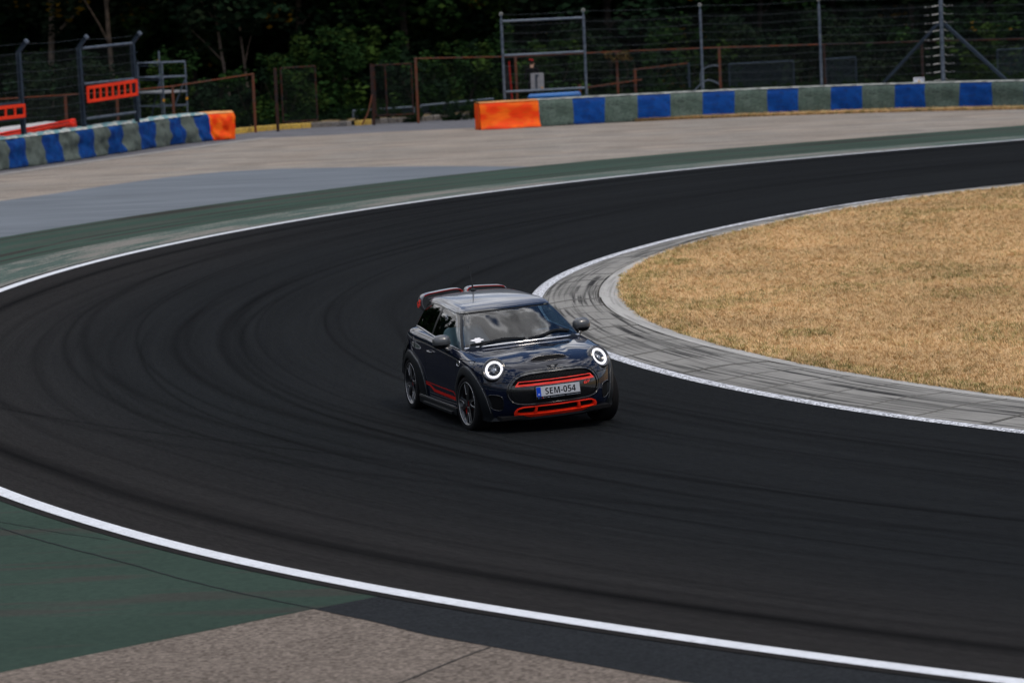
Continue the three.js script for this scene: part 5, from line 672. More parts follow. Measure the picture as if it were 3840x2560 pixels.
// grille
{
  const g = group('grille'), ring = (a, b, off) => geo(cut(cut(cut(base, (x, y, z) => z - 1.5), (x, y) => gSD(x, y) - a), (x, y) => b - gSD(x, y)), off);
  part('grille_panel', geo(cut(cut(base, (x, y, z) => z - 1.5), (x, y) => -gSD(x, y) + 0.004), -0.03), C.black, g);
  part('lower_panel', geo(cut(cut(cut(base, (x, y, z) => z - 1.5), (x, y) => -gSD(x, y) - 0.022), (x, y) => 0.566 - y), -0.004), C.gloss, g);
  part('surround', ring(-0.026, 0.012, 0.006), C.gloss, g);
  const outline = (k, r, n = 90) => { const P = grilleP.map(([x, y]) => { const z = frontZ(x, y); return V(x, y, z).addScaledVector(grad(fLow, x, y, z), k); }); return tube(P, r, 160, 6, true); };
  part('surround_edge', outline(0.008, 0.0055), C.gloss, g);
  const up = rounded([[-0.44, 0.62], [-0.4, 0.655], [-0.3, 0.676], [0, 0.686], [0.3, 0.676], [0.4, 0.655], [0.44, 0.62], [0.3, 0.612], [0, 0.612], [-0.3, 0.612]], 40), inUp = polySD(up), bars = [];
  for (let i = -12; i <= 12; i++) for (let j = 0; j < 4; j++) { const cx = i * 0.036 + (j % 2) * 0.018, cy = 0.616 + j * 0.021; if (inUp(cx, cy) > -0.006) continue; const P = Array.from({ length: 6 }, (_, k) => { const x = cx + 0.0165 * Math.cos(k * 1.047), y = cy + 0.0125 * Math.sin(k * 1.047); return V(x, y, frontZ(x, y) - 0.014); }); bars.push(tube([...P], 0.0026, 12, 4, true)); }
  tag(part('honeycomb_mesh', merge(bars), C.plastic, g), null, null, null, 'stuff');
  part('red_bar', merge([decal([[-0.462, 0.548], [0.462, 0.548], [0.45, 0.572], [-0.45, 0.572]], onFront, -0.004, 0.026), decal([[-0.45, 0.571], [-0.436, 0.571], [-0.412, 0.602], [-0.424, 0.602]], onFront, -0.004, 0.02), decal([[0.436, 0.571], [0.45, 0.571], [0.424, 0.602], [0.412, 0.602]], onFront, -0.004, 0.02), decal([[-0.424, 0.596], [0.424, 0.596], [0.421, 0.604], [-0.421, 0.604]], onFront, -0.004, 0.018)]), C.red, g);
  const font = await new FontLoader().loadAsync('fonts/droid/droid_sans_bold.typeface.json');
  const letters = (txt, size, w) => { const t = new TextGeometry(txt, { font, size, depth: 0.004, curveSegments: 3, bevelEnabled: false }); t.computeBoundingBox(); const b = t.boundingBox; t.translate(-(b.min.x + b.max.x) / 2, -(b.min.y + b.max.y) / 2, 0); t.scale(w / (b.max.x - b.min.x), 1, 1); t.applyMatrix4(new THREE.Matrix4().makeShear(0.14, 0, 0, 0, 0, 0)); return t; };
  part('red_lettering', bend(letters('GP', 0.032, 0.082).translate(0.374, 0.516, 0), onFront, 0.0, 0.03), C.red, g);
  C.letters = letters;
  // wing badge on the nose
  const bd = group('badge'), bz = frontZ(0, 0.737), bn = grad(fLow, 0, 0.737, bz); const ringG = new THREE.TorusGeometry(0.025, 0.0035, 8, 28), disc = new THREE.CircleGeometry(0.024, 28).translate(0, 0, 0.002), q = new THREE.Quaternion().setFromUnitVectors(V(0, 0, 1), bn); for (const k of [ringG, disc]) k.applyQuaternion(q).translate(0, 0.737, bz + 0.003).translate(bn.x * 0.005, bn.y * 0.005, 0);
  part('ring', ringG, C.plastic, bd); part('disc', disc, C.gloss, bd); for (const s of [1, -1]) part('wing', merge([0, 1, 2, 3].map((k) => decal([[s * 0.027, 0.748 - k * 0.0075], [s * (0.074 - k * 0.012), 0.751 - k * 0.0075], [s * (0.068 - k * 0.012), 0.7465 - k * 0.0075], [s * 0.028, 0.743 - k * 0.0075]], onFront, 0.001, 0.003))), C.plastic, bd);
}
// bonnet scoop
part('bonnet_scoop', (() => { const P = []; for (let i = 0; i < 30; i++) { const a = (i / 30) * 6.283; P.push([0.205 * Math.sign(Math.cos(a)) * Math.pow(Math.abs(Math.cos(a)), 0.8), 1.826 + 0.03 * Math.sin(a) - 0.12 * (0.205 * Math.cos(a)) ** 2]); } return decal(P, onTop, 0.0015, 0.002); })(), C.black);
part('scoop_rim', (() => { const P = []; for (let i = 0; i < 40; i++) { const a = (i / 40) * 6.283, u = 0.216 * Math.sign(Math.cos(a)) * Math.pow(Math.abs(Math.cos(a)), 0.8), v = 1.827 + 0.036 * Math.sin(a) - 0.12 * u * u, [p, n] = onTop(u, v); P.push(p.addScaledVector(n, 0.002)); } return tube(P, 0.0055, 90, 6, true); })(), C.gloss);
// number plate
{
  const c = document.createElement('canvas'); c.width = 1024; c.height = 216; const x = c.getContext('2d'); x.fillStyle = '#aeb2b9'; x.fillRect(0, 0, 1024, 216); x.fillStyle = '#0d3fb4'; x.fillRect(0, 0, 104, 216); x.fillStyle = '#c9d3ea'; x.font = 'bold 62px sans-serif'; x.textAlign = 'center'; x.fillText('H', 54, 190); x.fillStyle = '#0b0c10'; x.save(); x.translate(566, 184); x.scale(0.9, 1); x.font = 'bold 206px sans-serif'; x.textAlign = 'center'; x.fillText('SEM-054', 0, 0); x.restore();
  const t = new THREE.CanvasTexture(c); t.colorSpace = THREE.SRGBColorSpace;
  const c2 = document.createElement('canvas'); c2.width = 1024; c2.height = 64; const y = c2.getContext('2d'); y.fillStyle = '#07080a'; y.fillRect(0, 0, 1024, 64); y.fillStyle = '#8e98a5'; y.font = 'bold 40px sans-serif'; y.fillText('Budapest Motors - 1033 Szentendrei út', 330, 46); y.fillStyle = '#2f6fd0'; y.fillRect(40, 16, 14, 30); y.fillStyle = '#1b3f9a'; y.fillRect(96, 16, 14, 30); y.fillStyle = '#b8281c'; y.fillRect(130, 16, 18, 30); y.fillStyle = '#8e98a5'; y.fillRect(156, 16, 16, 30); y.fillRect(204, 16, 10, 30); y.beginPath(); y.ellipse(278, 30, 24, 11, 0, 0, 7); y.fill(); const t2 = new THREE.CanvasTexture(c2); t2.colorSpace = THREE.SRGBColorSpace;
  const p = group('number_plate'), m = new THREE.Matrix4().makeTranslation(0, 0.478, frontZ(0, 0.48) + 0.028).multiply(new THREE.Matrix4().makeRotationX(-0.05)), on = (g) => g.applyMatrix4(m);
  part('plate', on(box(0.52, 0.112, 0.006, 0, 0, 0.0, 0.006)), std([0.42, 0.44, 0.47], 0.5), p); part('plate_face', on(new THREE.PlaneGeometry(0.514, 0.106).translate(0, 0, 0.0045)), std([1, 1, 1], 0.5, { map: t }), p); part('plate_holder', on(box(0.535, 0.148, 0.014, 0, -0.012, -0.012, 0.006)), C.plastic, p); part('dealer_line', on(new THREE.PlaneGeometry(0.52, 0.022).translate(0, -0.071, -0.0025)), std([1, 1, 1], 0.6, { map: t2 }), p);
}
// lower intake with its red frame, and the corner intakes
{
  const g = group('lower_intake');
  part('recess', geo(cut(cut(base, (x, y, z) => z - 1.5), (x, y) => -iSD(x, y) + 0.004), -0.1), C.black, g);
  const inP = rounded(mirror([[0, 0.311], [0.3, 0.311], [0.405, 0.306], [0.452, 0.284], [0.458, 0.262], [0.446, 0.245], [0.4, 0.239], [0.2, 0.236], [0, 0.236]]), 80);
  part('red_frame', decal(intakeP, onFront, -0.035, 0.056, [inP], 0.04), C.red, g, 'red frame of the lower intake');
  for (const s of [1, -1]) part('red_strut', merge([decal([[s * 0.236, 0.31], [s * 0.262, 0.31], [s * 0.285, 0.205], [s * 0.25, 0.2]], onFront, -0.06, 0.078)]), C.red, g);
  const sl = []; for (let k = 0; k < 6; k++) sl.push(bar([-0.24, 0.234 + k * 0.0135, frontZ(0.24, 0.26) - 0.045], [0.24, 0.234 + k * 0.0135, frontZ(0.24, 0.26) - 0.045], 0.0026, 6)); for (let k = -2; k <= 2; k++) sl.push(bar([k * 0.085, 0.225, frontZ(0.24, 0.26) - 0.043], [k * 0.085, 0.305, frontZ(0.24, 0.26) - 0.043], 0.003, 6)); part('cooler_grille', merge(sl), std([0.05, 0.058, 0.064], 0.5, { metalness: 0.4 }), g);
  for (const s of [1, -1]) { const q = group('corner_intake'); part('recess', geo(cut(cut(cut(base, (x, y, z) => z - 1.4), (x, y) => -sSD(Math.abs(x), y) + 0.004), (x) => x * s), -0.05), C.black, q); part('rim', tube(scoopP.map(([x, y]) => { const z = frontZ(x, y), n = grad(fLow, x, y, z); return V(x * s, y, z).addScaledVector(V(n.x * s, n.y, n.z), 0.001); }), 0.004, 80, 6, true), C.gloss, q); part('inner_vane', bar([s * 0.61, 0.38, frontZ(0.61, 0.38) - 0.03], [s * 0.72, 0.38, frontZ(0.72, 0.38) - 0.03], 0.006, 6), C.plastic, q); }
  part('chin_lip', (() => { const a = [], b = []; const pos = [], idx = []; let k = 0; for (let x = -0.72; x <= 0.721; x += 0.04) { const z = frontZ(Math.min(Math.abs(x), 0.79), 0.21) , n = grad(fLow, x, 0.21, z), out = 0.008 + 0.016 * sstep(0.4, 0.6, Math.abs(x)); pos.push(x, 0.2, z + 0.002, x + n.x * out, 0.168, z + n.z * out, x + n.x * out, 0.15, z + n.z * out, x, 0.148, z - 0.12); if (k) for (let j = 0; j < 3; j++) { const o = (k - 1) * 4 + j; idx.push(o, o + 4, o + 1, o + 1, o + 4, o + 5); } k++; } const q = new THREE.BufferGeometry(); q.setAttribute('position', new THREE.Float32BufferAttribute(pos, 3)); q.setIndex(idx); q.computeVertexNormals(); return q; })(), C.satin);
}
// headlights
for (const { c, n, s } of hl) {
  const g = group('headlight'), q = new THREE.Quaternion().setFromUnitVectors(V(0, 1, 0), n), L = (pts, seg = 48) => new THREE.LatheGeometry(pts.map(([r, h]) => new THREE.Vector2(r, h)), seg).applyQuaternion(q).translate(c.x, c.y, c.z);
  part('bezel', L([[0.112, -0.05], [0.111, 0.012], [0.116, 0.02], [0.126, 0.021], [0.137, 0.014], [0.144, 0.001], [0.146, -0.045]]), C.gloss, g);
  part('bowl', L([[0, -0.04], [0.05, -0.035], [0.078, -0.012], [0.112, -0.006]]), C.gloss, g);
  part('light_ring', (() => { const k = L([[0.077, -0.004], [0.079, 0.009], [0.085, 0.014], [0.096, 0.014], [0.102, 0.009], [0.104, -0.002]]); return k; })(), C.lamp, g, 'glowing white ring of the headlight');
  part('projector', L([[0, 0.0], [0.016, -0.003], [0.03, -0.012], [0.036, -0.026], [0.046, -0.028], [0.05, -0.034]]), phys([0.25, 0.27, 0.3], { roughness: 0.08, metalness: 0.6, clearcoat: 1 }), g);
  part('reflector_fin', merge([0, 1, 2].map((k) => { const a = k * 2.1 + 0.6; return box(0.012, 0.02, 0.05, 0, 0, 0).rotateY(a).translate(Math.sin(a) * 0.055, -0.014, Math.cos(a) * 0.055).applyQuaternion(q).translate(c.x, c.y, c.z); })), C.disc, g);
  part('lens', L([[0, 0.034], [0.04, 0.0325], [0.08, 0.027], [0.1, 0.02], [0.112, 0.013]]), C.clear, g);
}
// side details
for (const s of [1, -1]) {
  const on = onSide(s), d = doors[s];
  part('red_stripe', decal([[-0.7, 0.455], [0.62, 0.43], [0.665, 0.405], [0.745, 0.33], [0.72, 0.325], [-0.28, 0.35], [-0.45, 0.405], [-0.69, 0.415]], on, 0.0015, 0.0008, [[[-0.655, 0.444], [0.6, 0.419], [0.645, 0.392], [0.672, 0.366], [-0.25, 0.386], [-0.43, 0.428], [-0.645, 0.434]]], 0.05), C.redMatt, d);
  const [hp, hn] = on(-0.4, 0.83), [h2] = on(-0.22, 0.822); hp.addScaledVector(hn, 0.02); h2.addScaledVector(hn, 0.02); part('handle', tube([hp.clone().addScaledVector(hn, -0.022), hp, hp.clone().lerp(h2, 0.5).addScaledVector(hn, 0.008), h2, h2.clone().addScaledVector(hn, -0.022)], 0.0095, 24, 8), C.gloss, d); part('handle_insert', tube([hp.clone().addScaledVector(hn, 0.009), hp.clone().lerp(h2, 0.5).addScaledVector(hn, 0.017)], 0.004, 10, 6), C.chrome, d);
  const ringOn = (cu, cv, ru, rv, r, k = 0.002, n = 4) => tube(Array.from({ length: 24 }, (_, i) => { const a = (i / 24) * 6.283, cc = Math.cos(a), ss = Math.sin(a), [p, nn] = on(cu + ru * Math.sign(cc) * Math.pow(Math.abs(cc), 2 / n), cv + rv * Math.sign(ss) * Math.pow(Math.abs(ss), 2 / n)); return p.addScaledVector(nn, k); }), r, 60, 6, true);
  const sc = part('side_scuttle', decal([[0.86, 0.755], [0.98, 0.76], [0.985, 0.81], [0.87, 0.815]], on, 0.002, 0.004), C.gloss); part('scuttle_frame', ringOn(0.925, 0.785, 0.062, 0.03, 0.005, 0.006, 5), C.chrome, sc);
  if (s < 0) { part('fuel_flap', ringOn(-1.13, 0.86, 0.075, 0.075, 0.004, 0.001, 2), C.gloss); }
  // flared arches standing proud of the body
  for (const z0 of [1.2475, -1.2475]) {
    const rear = z0 < 0, pos = [], idx = [], nT = 64, t0 = rear ? -0.28 : -0.36, t1 = rear ? 3.35 : 3.5, pr = [[0, -0.07], [0, 0.026], [0.1, 0.034], [0.45, 0.034], [0.85, 0.026], [1, 0.017], [1.015, -0.02]], edgeP = [];
    for (let i = 0; i <= nT; i++) { const th = mix(t0, t1, i / nT), ro = 0.468 + (rear ? 0.17 * sstep(1.2, 0.1, th) : 0.05 * sstep(2.3, 3.1, th)); pr.forEach(([q, o], j) => { const r = mix(0.362, ro, q), y = Math.max(0.312 + r * Math.sin(th), 0.165), z = z0 + r * Math.cos(th), x = sideX(Math.max(y, 0.22), z) + o; pos.push(s * x, y, z); if (j === 5 && y > 0.24) edgeP.push(V(s * (x + 0.001), y, z)); }); }
    const k = pr.length; for (let i = 0; i < nT; i++) for (let j = 0; j < k - 1; j++) { const a = i * k + j; idx.push(a, a + 1, a + k, a + 1, a + k + 1, a + k); }
    const g = new THREE.BufferGeometry(); g.setAttribute('position', new THREE.Float32BufferAttribute(pos, 3)); g.setIndex(idx); g.computeVertexNormals(); const fl = part('wheel_arch', g, C.satin);
    part('arch_edge', tube(edgeP, 0.0026, 90, 5), C.plasticEdge, fl);
  }
  { const a = [V(s * 0.82, 0.875, -1.33), V(s * 0.842, 0.76, -1.44), V(s * 0.848, 0.6, -1.55), V(s * 0.85, 0.46, -1.6)], bl = []; for (let k = 0; k < 3; k++) bl.push(beam(a[k], a[k + 1], 0.014, 0.09, V(0, 0.3, 1))); part('arch_blade', merge(bl), C.satin); }
  part('side_skirt', merge([beam(V(s * 0.845, 0.225, -0.86), V(s * 0.855, 0.215, 0.84), 0.05, 0.085), beam(V(s * 0.875, 0.205, -0.6), V(s * 0.885, 0.195, 0.72), 0.05, 0.035)]), C.satin); part('skirt_edge', bar([s * 0.872, 0.284, -0.8], [s * 0.876, 0.274, 0.8], 0.0035, 6), C.plasticEdge);
  // mirror
  const m = group('door_mirror'), mg = nets((x, y, z) => { const ex = Math.abs(x) / 0.108, ey = Math.abs(y) / 0.084, ez = z > 0 ? z / 0.095 : z / 0.03; const k = Math.pow(Math.pow(ex, 2.7) + Math.pow(ey, 2.5) + Math.pow(Math.abs(ez), 2.2), 1 / 2.4); return (k - 1) * 0.06; }, [-0.12, -0.1, -0.05], [0.12, 0.1, 0.11], 0.008), mM = new THREE.Matrix4().makeTranslation(s * 0.862, 1.0, 0.39).multiply(new THREE.Matrix4().makeRotationY(s * 0.1));
  part('cap', placed(cut(mg, (x, y, z) => y + 0.028 + 0.1 * x * s * 0), mM), C.cap, m); part('lower_cover', placed(cut(mg, (x, y, z) => -y - 0.031), mM), C.gloss, m); part('mirror_glass', new THREE.CircleGeometry(0.07, 28).scale(1.25, 0.95, 1).rotateY(Math.PI).translate(0, 0, -0.031).applyMatrix4(mM), C.chrome, m); part('stalk', tube([[s * 0.84, 0.945, 0.42], [s * 0.8, 0.9, 0.45], [s * 0.755, 0.9, 0.47]], 0.03, 12, 8), C.gloss, m);
}
// aerial
{ const a = group('aerial'), b = V(0, 1.418, -1.11); part('foot', new THREE.SphereGeometry(1, 20, 12).scale(0.032, 0.03, 0.062).translate(b.x, b.y - 0.002, b.z), C.plastic, a); part('rod', bar(b.clone().add(V(0, 0.015, -0.005)), [0, 1.71, -1.225], 0.011, 8, 0.006), C.plastic, a); }
// rear wing in two halves
{
  const wing = group('rear_wing');
  for (const s of [1, -1]) {
    const path = [[0.5, 1.235, -1.83], [0.535, 1.262, -1.84], [0.556, 1.32, -1.85], [0.552, 1.385, -1.85], [0.525, 1.425, -1.85], [0.47, 1.444, -1.85], [0.35, 1.457, -1.85], [0.2, 1.468, -1.85], [0.115, 1.47, -1.85], [0.07, 1.464, -1.845], [0.04, 1.448, -1.83], [0.022, 1.42, -1.81]].map(([x, y, z]) => [x * 0.985, y - 0.046, z + 0.26]);
    const cv = new THREE.CatmullRomCurve3(path.map(([x, y, z]) => V(x * s, y, z))), n = 80, P = cv.getSpacedPoints(n), pos = [], idx = [], pr = [[-0.1, 0.006], [-0.04, 0.012], [0.03, 0.011], [0.066, 0.005], [0.07, -0.01], [0.04, -0.014], [-0.03, -0.011], [-0.1, 0.0]], k = pr.length;
    P.forEach((p, i) => { const a = P[Math.min(i + 1, n)], c = P[Math.max(i - 1, 0)], tx = a.x - c.x, ty = a.y - c.y, l = Math.hypot(tx, ty), u = V(ty / l, -tx / l, 0).multiplyScalar(s > 0 ? 1 : -1); for (const [f, h] of pr) pos.push(p.x + u.x * h, p.y + u.y * h, p.z + f); });
    for (let i = 0; i < n; i++) for (let j = 0; j < k; j++) { const a = i * k + j, b = i * k + ((j + 1) % k); idx.push(a, b, a + k, b, b + k, a + k); }
    const mk = (sel) => { const q = new THREE.BufferGeometry(), I = []; for (let t = 0; t < idx.length; t += 3) if (sel(Math.floor(t / 6) % k, Math.floor(t / 6 / k))) I.push(idx[t], idx[t + 1], idx[t + 2]); q.setAttribute('position', new THREE.Float32BufferAttribute(pos, 3)); q.setIndex(I); q.computeVertexNormals(); return q; };
    const h = part('wing_half', mk((j, i) => j < 3 || j > 6 || i < 24), C.roof, wing); part('wing_underside', mk((j, i) => j >= 3 && j <= 6 && i >= 24), C.darkRed, h);
    const lt = C.letters('GP', 0.07, 0.12); lt.rotateZ(-Math.PI / 2 * 0 ); const q = new THREE.Matrix4().makeTranslation(s * 0.57, 1.29, -1.59).multiply(new THREE.Matrix4().makeRotationY(s * 1.45)).multiply(new THREE.Matrix4().makeRotationZ(s > 0 ? -0.1 : 0.35)); part('red_lettering', lt.applyMatrix4(q), C.red, wing);
  }
  part('wing_base', decal(rounded([[-0.5, -1.42], [0.5, -1.42], [0.46, -1.34], [-0.46, -1.34]], 24), (u, v) => [V(u, 1.375 - 0.095 * u * u, v), V(0, 1, 0)], 0, 0.012), C.roof, wing);
}
// wheels stay upright on the ground while the body rolls
{
  const spoke = () => { const out = [], A = 0.37; for (let k = 0; k < 4; k++) {
      const s = new THREE.Shape(); s.moveTo(-0.03, 0.045); s.quadraticCurveTo(-0.05, 0.12, -0.074, 0.229); s.lineTo(-0.044, 0.234); s.quadraticCurveTo(-0.034, 0.17, -0.022, 0.12); s.quadraticCurveTo(0, 0.088, 0.022, 0.12); s.quadraticCurveTo(0.034, 0.17, 0.044, 0.234); s.lineTo(0.074, 0.229); s.quadraticCurveTo(0.05, 0.12, 0.03, 0.045); s.closePath();
      const g = new THREE.ExtrudeGeometry(s, { depth: 0.026, bevelEnabled: true, bevelSize: 0.004, bevelThickness: 0.006, bevelSegments: 2, curveSegments: 8 }); g.translate(0, 0, 0.062); g.rotateZ(k * Math.PI / 2); g.rotateY(Math.PI / 2); out.push(g); } return out; };
  const slot = (k) => tube([[0.1, 0.222, -0.041], [0.1, 0.17, -0.031], [0.1, 0.122, -0.02], [0.1, 0.106, 0], [0.1, 0.122, 0.02], [0.1, 0.17, 0.031], [0.1, 0.222, 0.041]], 0.0028, 30, 5).rotateX(k * Math.PI / 2);
  const lathe = (p, seg = 56) => new THREE.LatheGeometry(p.map(([r, h]) => new THREE.Vector2(r, h)), seg).rotateZ(-Math.PI / 2);
  const w = group('wheel'); w.position.set(-0.755, 0.316, 1.2475);
  const add = (n, g, m) => mesh(n, g, m, w);
  add('tyre', lathe([[0.24, -0.1], [0.268, -0.113], [0.296, -0.109], [0.31, -0.095], [0.3155, -0.07], [0.316, 0], [0.3155, 0.07], [0.31, 0.095], [0.296, 0.109], [0.272, 0.114], [0.252, 0.109], [0.244, 0.1]]), C.tyre);
  add('rim', lathe([[0.232, -0.1], [0.222, -0.09], [0.206, -0.02], [0.212, 0.06], [0.23, 0.095], [0.243, 0.106], [0.25, 0.105]]), C.rim);
  add('rim_edge', new THREE.TorusGeometry(0.2455, 0.0034, 6, 80).rotateY(Math.PI / 2).translate(0.106, 0, 0), C.edge);
  spoke().forEach((g) => add('spoke', g, C.rim)); [0, 1, 2, 3].forEach((k) => add('spoke_edge', slot(k), C.edge));
  add('hub', lathe([[0, 0.07], [0.03, 0.07], [0.034, 0.078], [0.056, 0.076], [0.062, 0.06], [0.062, 0]], 32), C.rim); add('hub_ring', new THREE.TorusGeometry(0.03, 0.003, 6, 30).rotateY(Math.PI / 2).translate(0.074, 0, 0), C.darkRed);
  for (let k = 0; k < 5; k++) add('wheel_bolt', new THREE.CylinderGeometry(0.008, 0.008, 0.012, 6).rotateZ(Math.PI / 2).translate(0.078, 0.046 * Math.cos(k * 1.2566), 0.046 * Math.sin(k * 1.2566)), C.plastic);
  add('brake_disc', new THREE.CylinderGeometry(0.165, 0.165, 0.026, 48).rotateZ(Math.PI / 2).translate(0.0, 0, 0), C.disc); add('caliper', box(0.07, 0.09, 0.16, 0.015, 0.0, 0.15, 0.02).rotateX(0.5), C.redMatt);
  const spin = [0.0, 0.5, 0.9, 0.2];
  [[-0.757, 1.2475, Math.PI + 0.11], [-0.757, -1.2475, Math.PI], [0.757, 1.2475, 0.09], [0.757, -1.2475, 0]].forEach(([x, z, ry], i) => { const o = i ? w.clone() : w; if (i) car.add(o); o.position.set(x, 0.316, z); o.rotation.set(0, 0, 0); o.rotation.order = 'YXZ'; o.rotation.y = ry; o.rotation.x = [0.08, 0.45, 0.7, 0.3][i]; });
}
// inside
part('floor', box(1.3, 0.04, 2.4, 0, 0.32, -0.3), C.trim); part('dashboard', merge([box(1.36, 0.16, 0.36, 0, 0.87, 0.72, 0.05), box(0.34, 0.07, 0.14, 0.36, 0.985, 0.58, 0.03), box(0.2, 0.3, 0.2, 0, 0.75, 0.5, 0.03)]), C.trim); part('instrument_hood', new THREE.SphereGeometry(1, 20, 12, 0, 6.3, 0, 1.57).scale(0.12, 0.05, 0.05).translate(0.33, 0.985, 0.57), std([0.2, 0.22, 0.24], 0.5));
for (const x of [0.37, -0.37]) { const s = group('seat'); part('cushion', box(0.5, 0.16, 0.52, x, 0.5, -0.15, 0.06), C.seat, s); part('backrest', box(0.48, 0.62, 0.13, 0, 0.31, 0, 0.06).rotateX(-0.3).translate(x, 0.55, -0.4), C.seat, s); part('headrest', box(0.26, 0.17, 0.1, x, 1.2, -0.62, 0.045), C.seat, s); }
part('steering_wheel', merge([new THREE.TorusGeometry(0.18, 0.016, 10, 40), bar([-0.17, 0, 0], [0.17, 0, 0], 0.016, 8), bar([0, 0, 0], [0, -0.17, 0], 0.02, 8), new THREE.CylinderGeometry(0.05, 0.05, 0.04, 20).rotateX(1.57)]).rotateX(-0.42).translate(0.36, 0.93, 0.36), C.plastic);
part('rear_mirror', box(0.22, 0.07, 0.04, 0, 1.24, 0.33, 0.025), C.plastic);

// ---------------------------------------------------------------- people
function figure(name, label, list, k, heads, hands, cloth, M4, lo, hi, o = {}) {
  const m = nets(limbs(list, k), lo, hi, 0.013), g = geo(m), paint = (q, f) => { const p = q.attributes.position, c = new Float32Array(p.count * 3); for (let i = 0; i < p.count; i++) c.set(f(p.getX(i), p.getY(i), p.getZ(i)), i * 3); q.setAttribute('color', new THREE.BufferAttribute(c, 3)); return q; }, sk = [0.5, 0.3, 0.21];
  const all = [paint(g, cloth)]; all.push(paint(placed(headMesh, heads), () => sk)); for (const [s, h] of hands) all.push(paint(placed(handMesh[s], h), () => sk));
  const t = thing(name, label, 'person'); t.applyMatrix4(M4); mesh('body', merge(all), std([1, 1, 1], 0.8, { vertexColors: true }), t); mesh('hair', placed(hairMesh, heads.clone().multiply(new THREE.Matrix4().makeScale(1.05, 1.04, 1.05))), hair, t); return t;
}
const TR = (x, y, z, rx = 0, ry = 0, rz = 0) => new THREE.Matrix4().compose(V(x, y, z), new THREE.Quaternion().setFromEuler(new THREE.Euler(rx, ry, rz, 'YXZ')), V(1, 1, 1));
const carM = new THREE.Matrix4().compose(V(-0.0754, 0, -43.536), new THREE.Quaternion().setFromAxisAngle(V(0, 1, 0), 0.2835), V(1, 1, 1)).multiply(bodyM);
{ // seated figures, hips at the seat; arms given as chains
  const seated = (x, arms) => [[[x, 0.62, -0.28], [x, 0.86, -0.36], 0.15, 0.165], [[x, 0.86, -0.36], [x, 1.0, -0.4], 0.165, 0.12], [[x - 0.15, 1.0, -0.4], [x + 0.15, 1.0, -0.4], 0.075, 0.075], [[x, 1.03, -0.4], [x, 1.12, -0.39], 0.055, 0.05], ...[-1, 1].flatMap((s) => [[[x + s * 0.1, 0.62, -0.26], [x + s * 0.13, 0.64, 0.16], 0.088, 0.065], [[x + s * 0.13, 0.64, 0.16], [x + s * 0.12, 0.4, 0.4], 0.06, 0.045], [[x + s * 0.12, 0.4, 0.4], [x + s * 0.12, 0.38, 0.52], 0.045, 0.035]]), ...arms];
  figure('driver', 'driver in dark clothes with a hand on top of the steering wheel', seated(0.36, [[[0.53, 0.99, -0.4], [0.58, 0.84, -0.14], 0.06, 0.048], [[0.58, 0.84, -0.14], [0.47, 1.0, 0.16], 0.046, 0.034], [[0.47, 1.0, 0.16], [0.42, 1.06, 0.26], 0.034, 0.027], [[0.19, 0.99, -0.4], [0.13, 0.82, -0.14], 0.06, 0.048], [[0.13, 0.82, -0.14], [0.2, 0.94, 0.24], 0.046, 0.03]]), 0.03, TR(0.36, 1.215, -0.37), [['1', TR(0.4, 1.085, 0.3, -0.95, 0, 0.2)], ['-1', TR(0.2, 0.96, 0.27, -1.0, 0, -0.4)]], (x, y, z) => (z > 0.06 && y > 0.8 ? [0.5, 0.3, 0.21] : y > 1.075 ? [0.5, 0.3, 0.21] : [0.02, 0.022, 0.03]), carM, [-0.1, 0.3, -0.65], [0.75, 1.2, 0.62]);
  figure('passenger', 'passenger in a white shirt in the right front seat', seated(-0.37, [[[-0.54, 0.99, -0.4], [-0.6, 0.84, -0.2], 0.074, 0.062], [[-0.6, 0.84, -0.2], [-0.5, 0.7, 0.05], 0.05, 0.034], [[-0.2, 0.99, -0.4], [-0.14, 0.82, -0.2], 0.07, 0.06], [[-0.14, 0.82, -0.2], [-0.24, 0.7, 0.05], 0.048, 0.034]]), 0.03, TR(-0.37, 1.215, -0.37), [['-1', TR(-0.48, 0.7, 0.08, -1.2, 0, 0.3)], ['1', TR(-0.26, 0.7, 0.08, -1.2, 0, -0.3)]], (x, y, z) => (y > 1.075 ? [0.5, 0.3, 0.21] : y < 0.68 && z > -0.3 ? [0.03, 0.035, 0.05] : z > -0.12 && y > 0.68 ? [0.5, 0.3, 0.21] : [0.72, 0.74, 0.74]), carM, [-0.8, 0.3, -0.65], [0.1, 1.2, 0.62]);
}
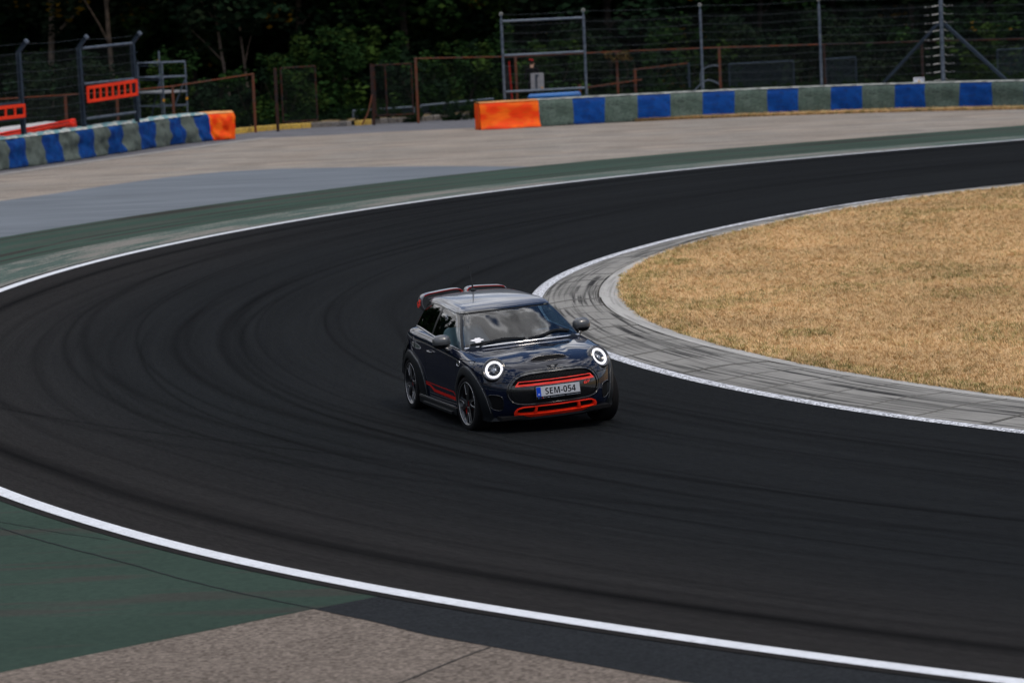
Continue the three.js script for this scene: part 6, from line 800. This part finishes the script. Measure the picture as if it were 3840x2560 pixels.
{ // marshal in black behind the fence, standing on a low step
  const st = thing('wooden_step', 'low wooden step behind the right barrier under the person in black', 'step', [1.14, 0, -131]); mesh('tread', box(0.7, 0.05, 0.5, 0, 0.36, 0), std([0.2, 0.13, 0.07], 0.9), st); for (const s of [-1, 1]) mesh('side', box(0.05, 0.335, 0.46, s * 0.3, 0.1675, 0), std([0.17, 0.11, 0.06], 0.9), st);
  const L = [[[0, 0.98, 0], [0, 1.2, 0.01], 0.125, 0.14], [[0, 1.2, 0.01], [0, 1.42, 0], 0.14, 0.11], [[-0.16, 1.43, 0], [0.16, 1.43, 0], 0.062, 0.062], [[0, 1.46, 0], [0, 1.56, 0.01], 0.055, 0.05]]; for (const s of [-1, 1]) L.push([[s * 0.09, 0.95, 0], [s * 0.1, 0.5, 0.02], 0.09, 0.06], [[s * 0.1, 0.5, 0.02], [s * 0.11, 0.09, -0.02], 0.058, 0.042], [[s * 0.11, 0.045, -0.05], [s * 0.12, 0.035, 0.13], 0.045, 0.035], [[s * 0.19, 1.42, 0], [s * 0.245, 1.14, -0.03], 0.055, 0.046], [[s * 0.245, 1.14, -0.03], [s * 0.12, 1.03, 0.2], 0.044, 0.032]);
  const f = figure('person', 'person in black with a red-marked black cap, seen from behind the debris fence', L, 0.03, TR(0, 1.665, 0.02, 0.1), [['1', TR(-0.11, 1.03, 0.2, -1.3, 0, 0.8)], ['-1', TR(0.11, 1.03, 0.2, -1.3, 0, -0.8)]], (x, y, z) => (y > 1.58 ? [0.5, 0.3, 0.21] : [0.006, 0.006, 0.007]), TR(1.14, 0.385, -131, 0, 2.9), [-0.35, -0.02, -0.25], [0.35, 1.6, 0.35]);
  const cap = new THREE.SphereGeometry(1, 24, 12, 0, 6.3, 0, 1.5).scale(0.094, 0.1, 0.112).translate(0, 1.715, 0.012), peak = new THREE.CylinderGeometry(0.075, 0.075, 0.012, 24, 1, false, -1.57, 3.14).scale(1, 1, 1.2).translate(0, 1.722, 0.09); mesh('cap', merge([cap, peak]), std([0.008, 0.008, 0.009], 0.8), f); mesh('cap_patch', merge([box(0.07, 0.035, 0.02, 0.035, 1.795, -0.05), box(0.06, 0.03, 0.02, -0.045, 1.775, -0.075)]), std([0.8, 0.02, 0.015], 0.6), f);
}
renderer.render(scene, camera);
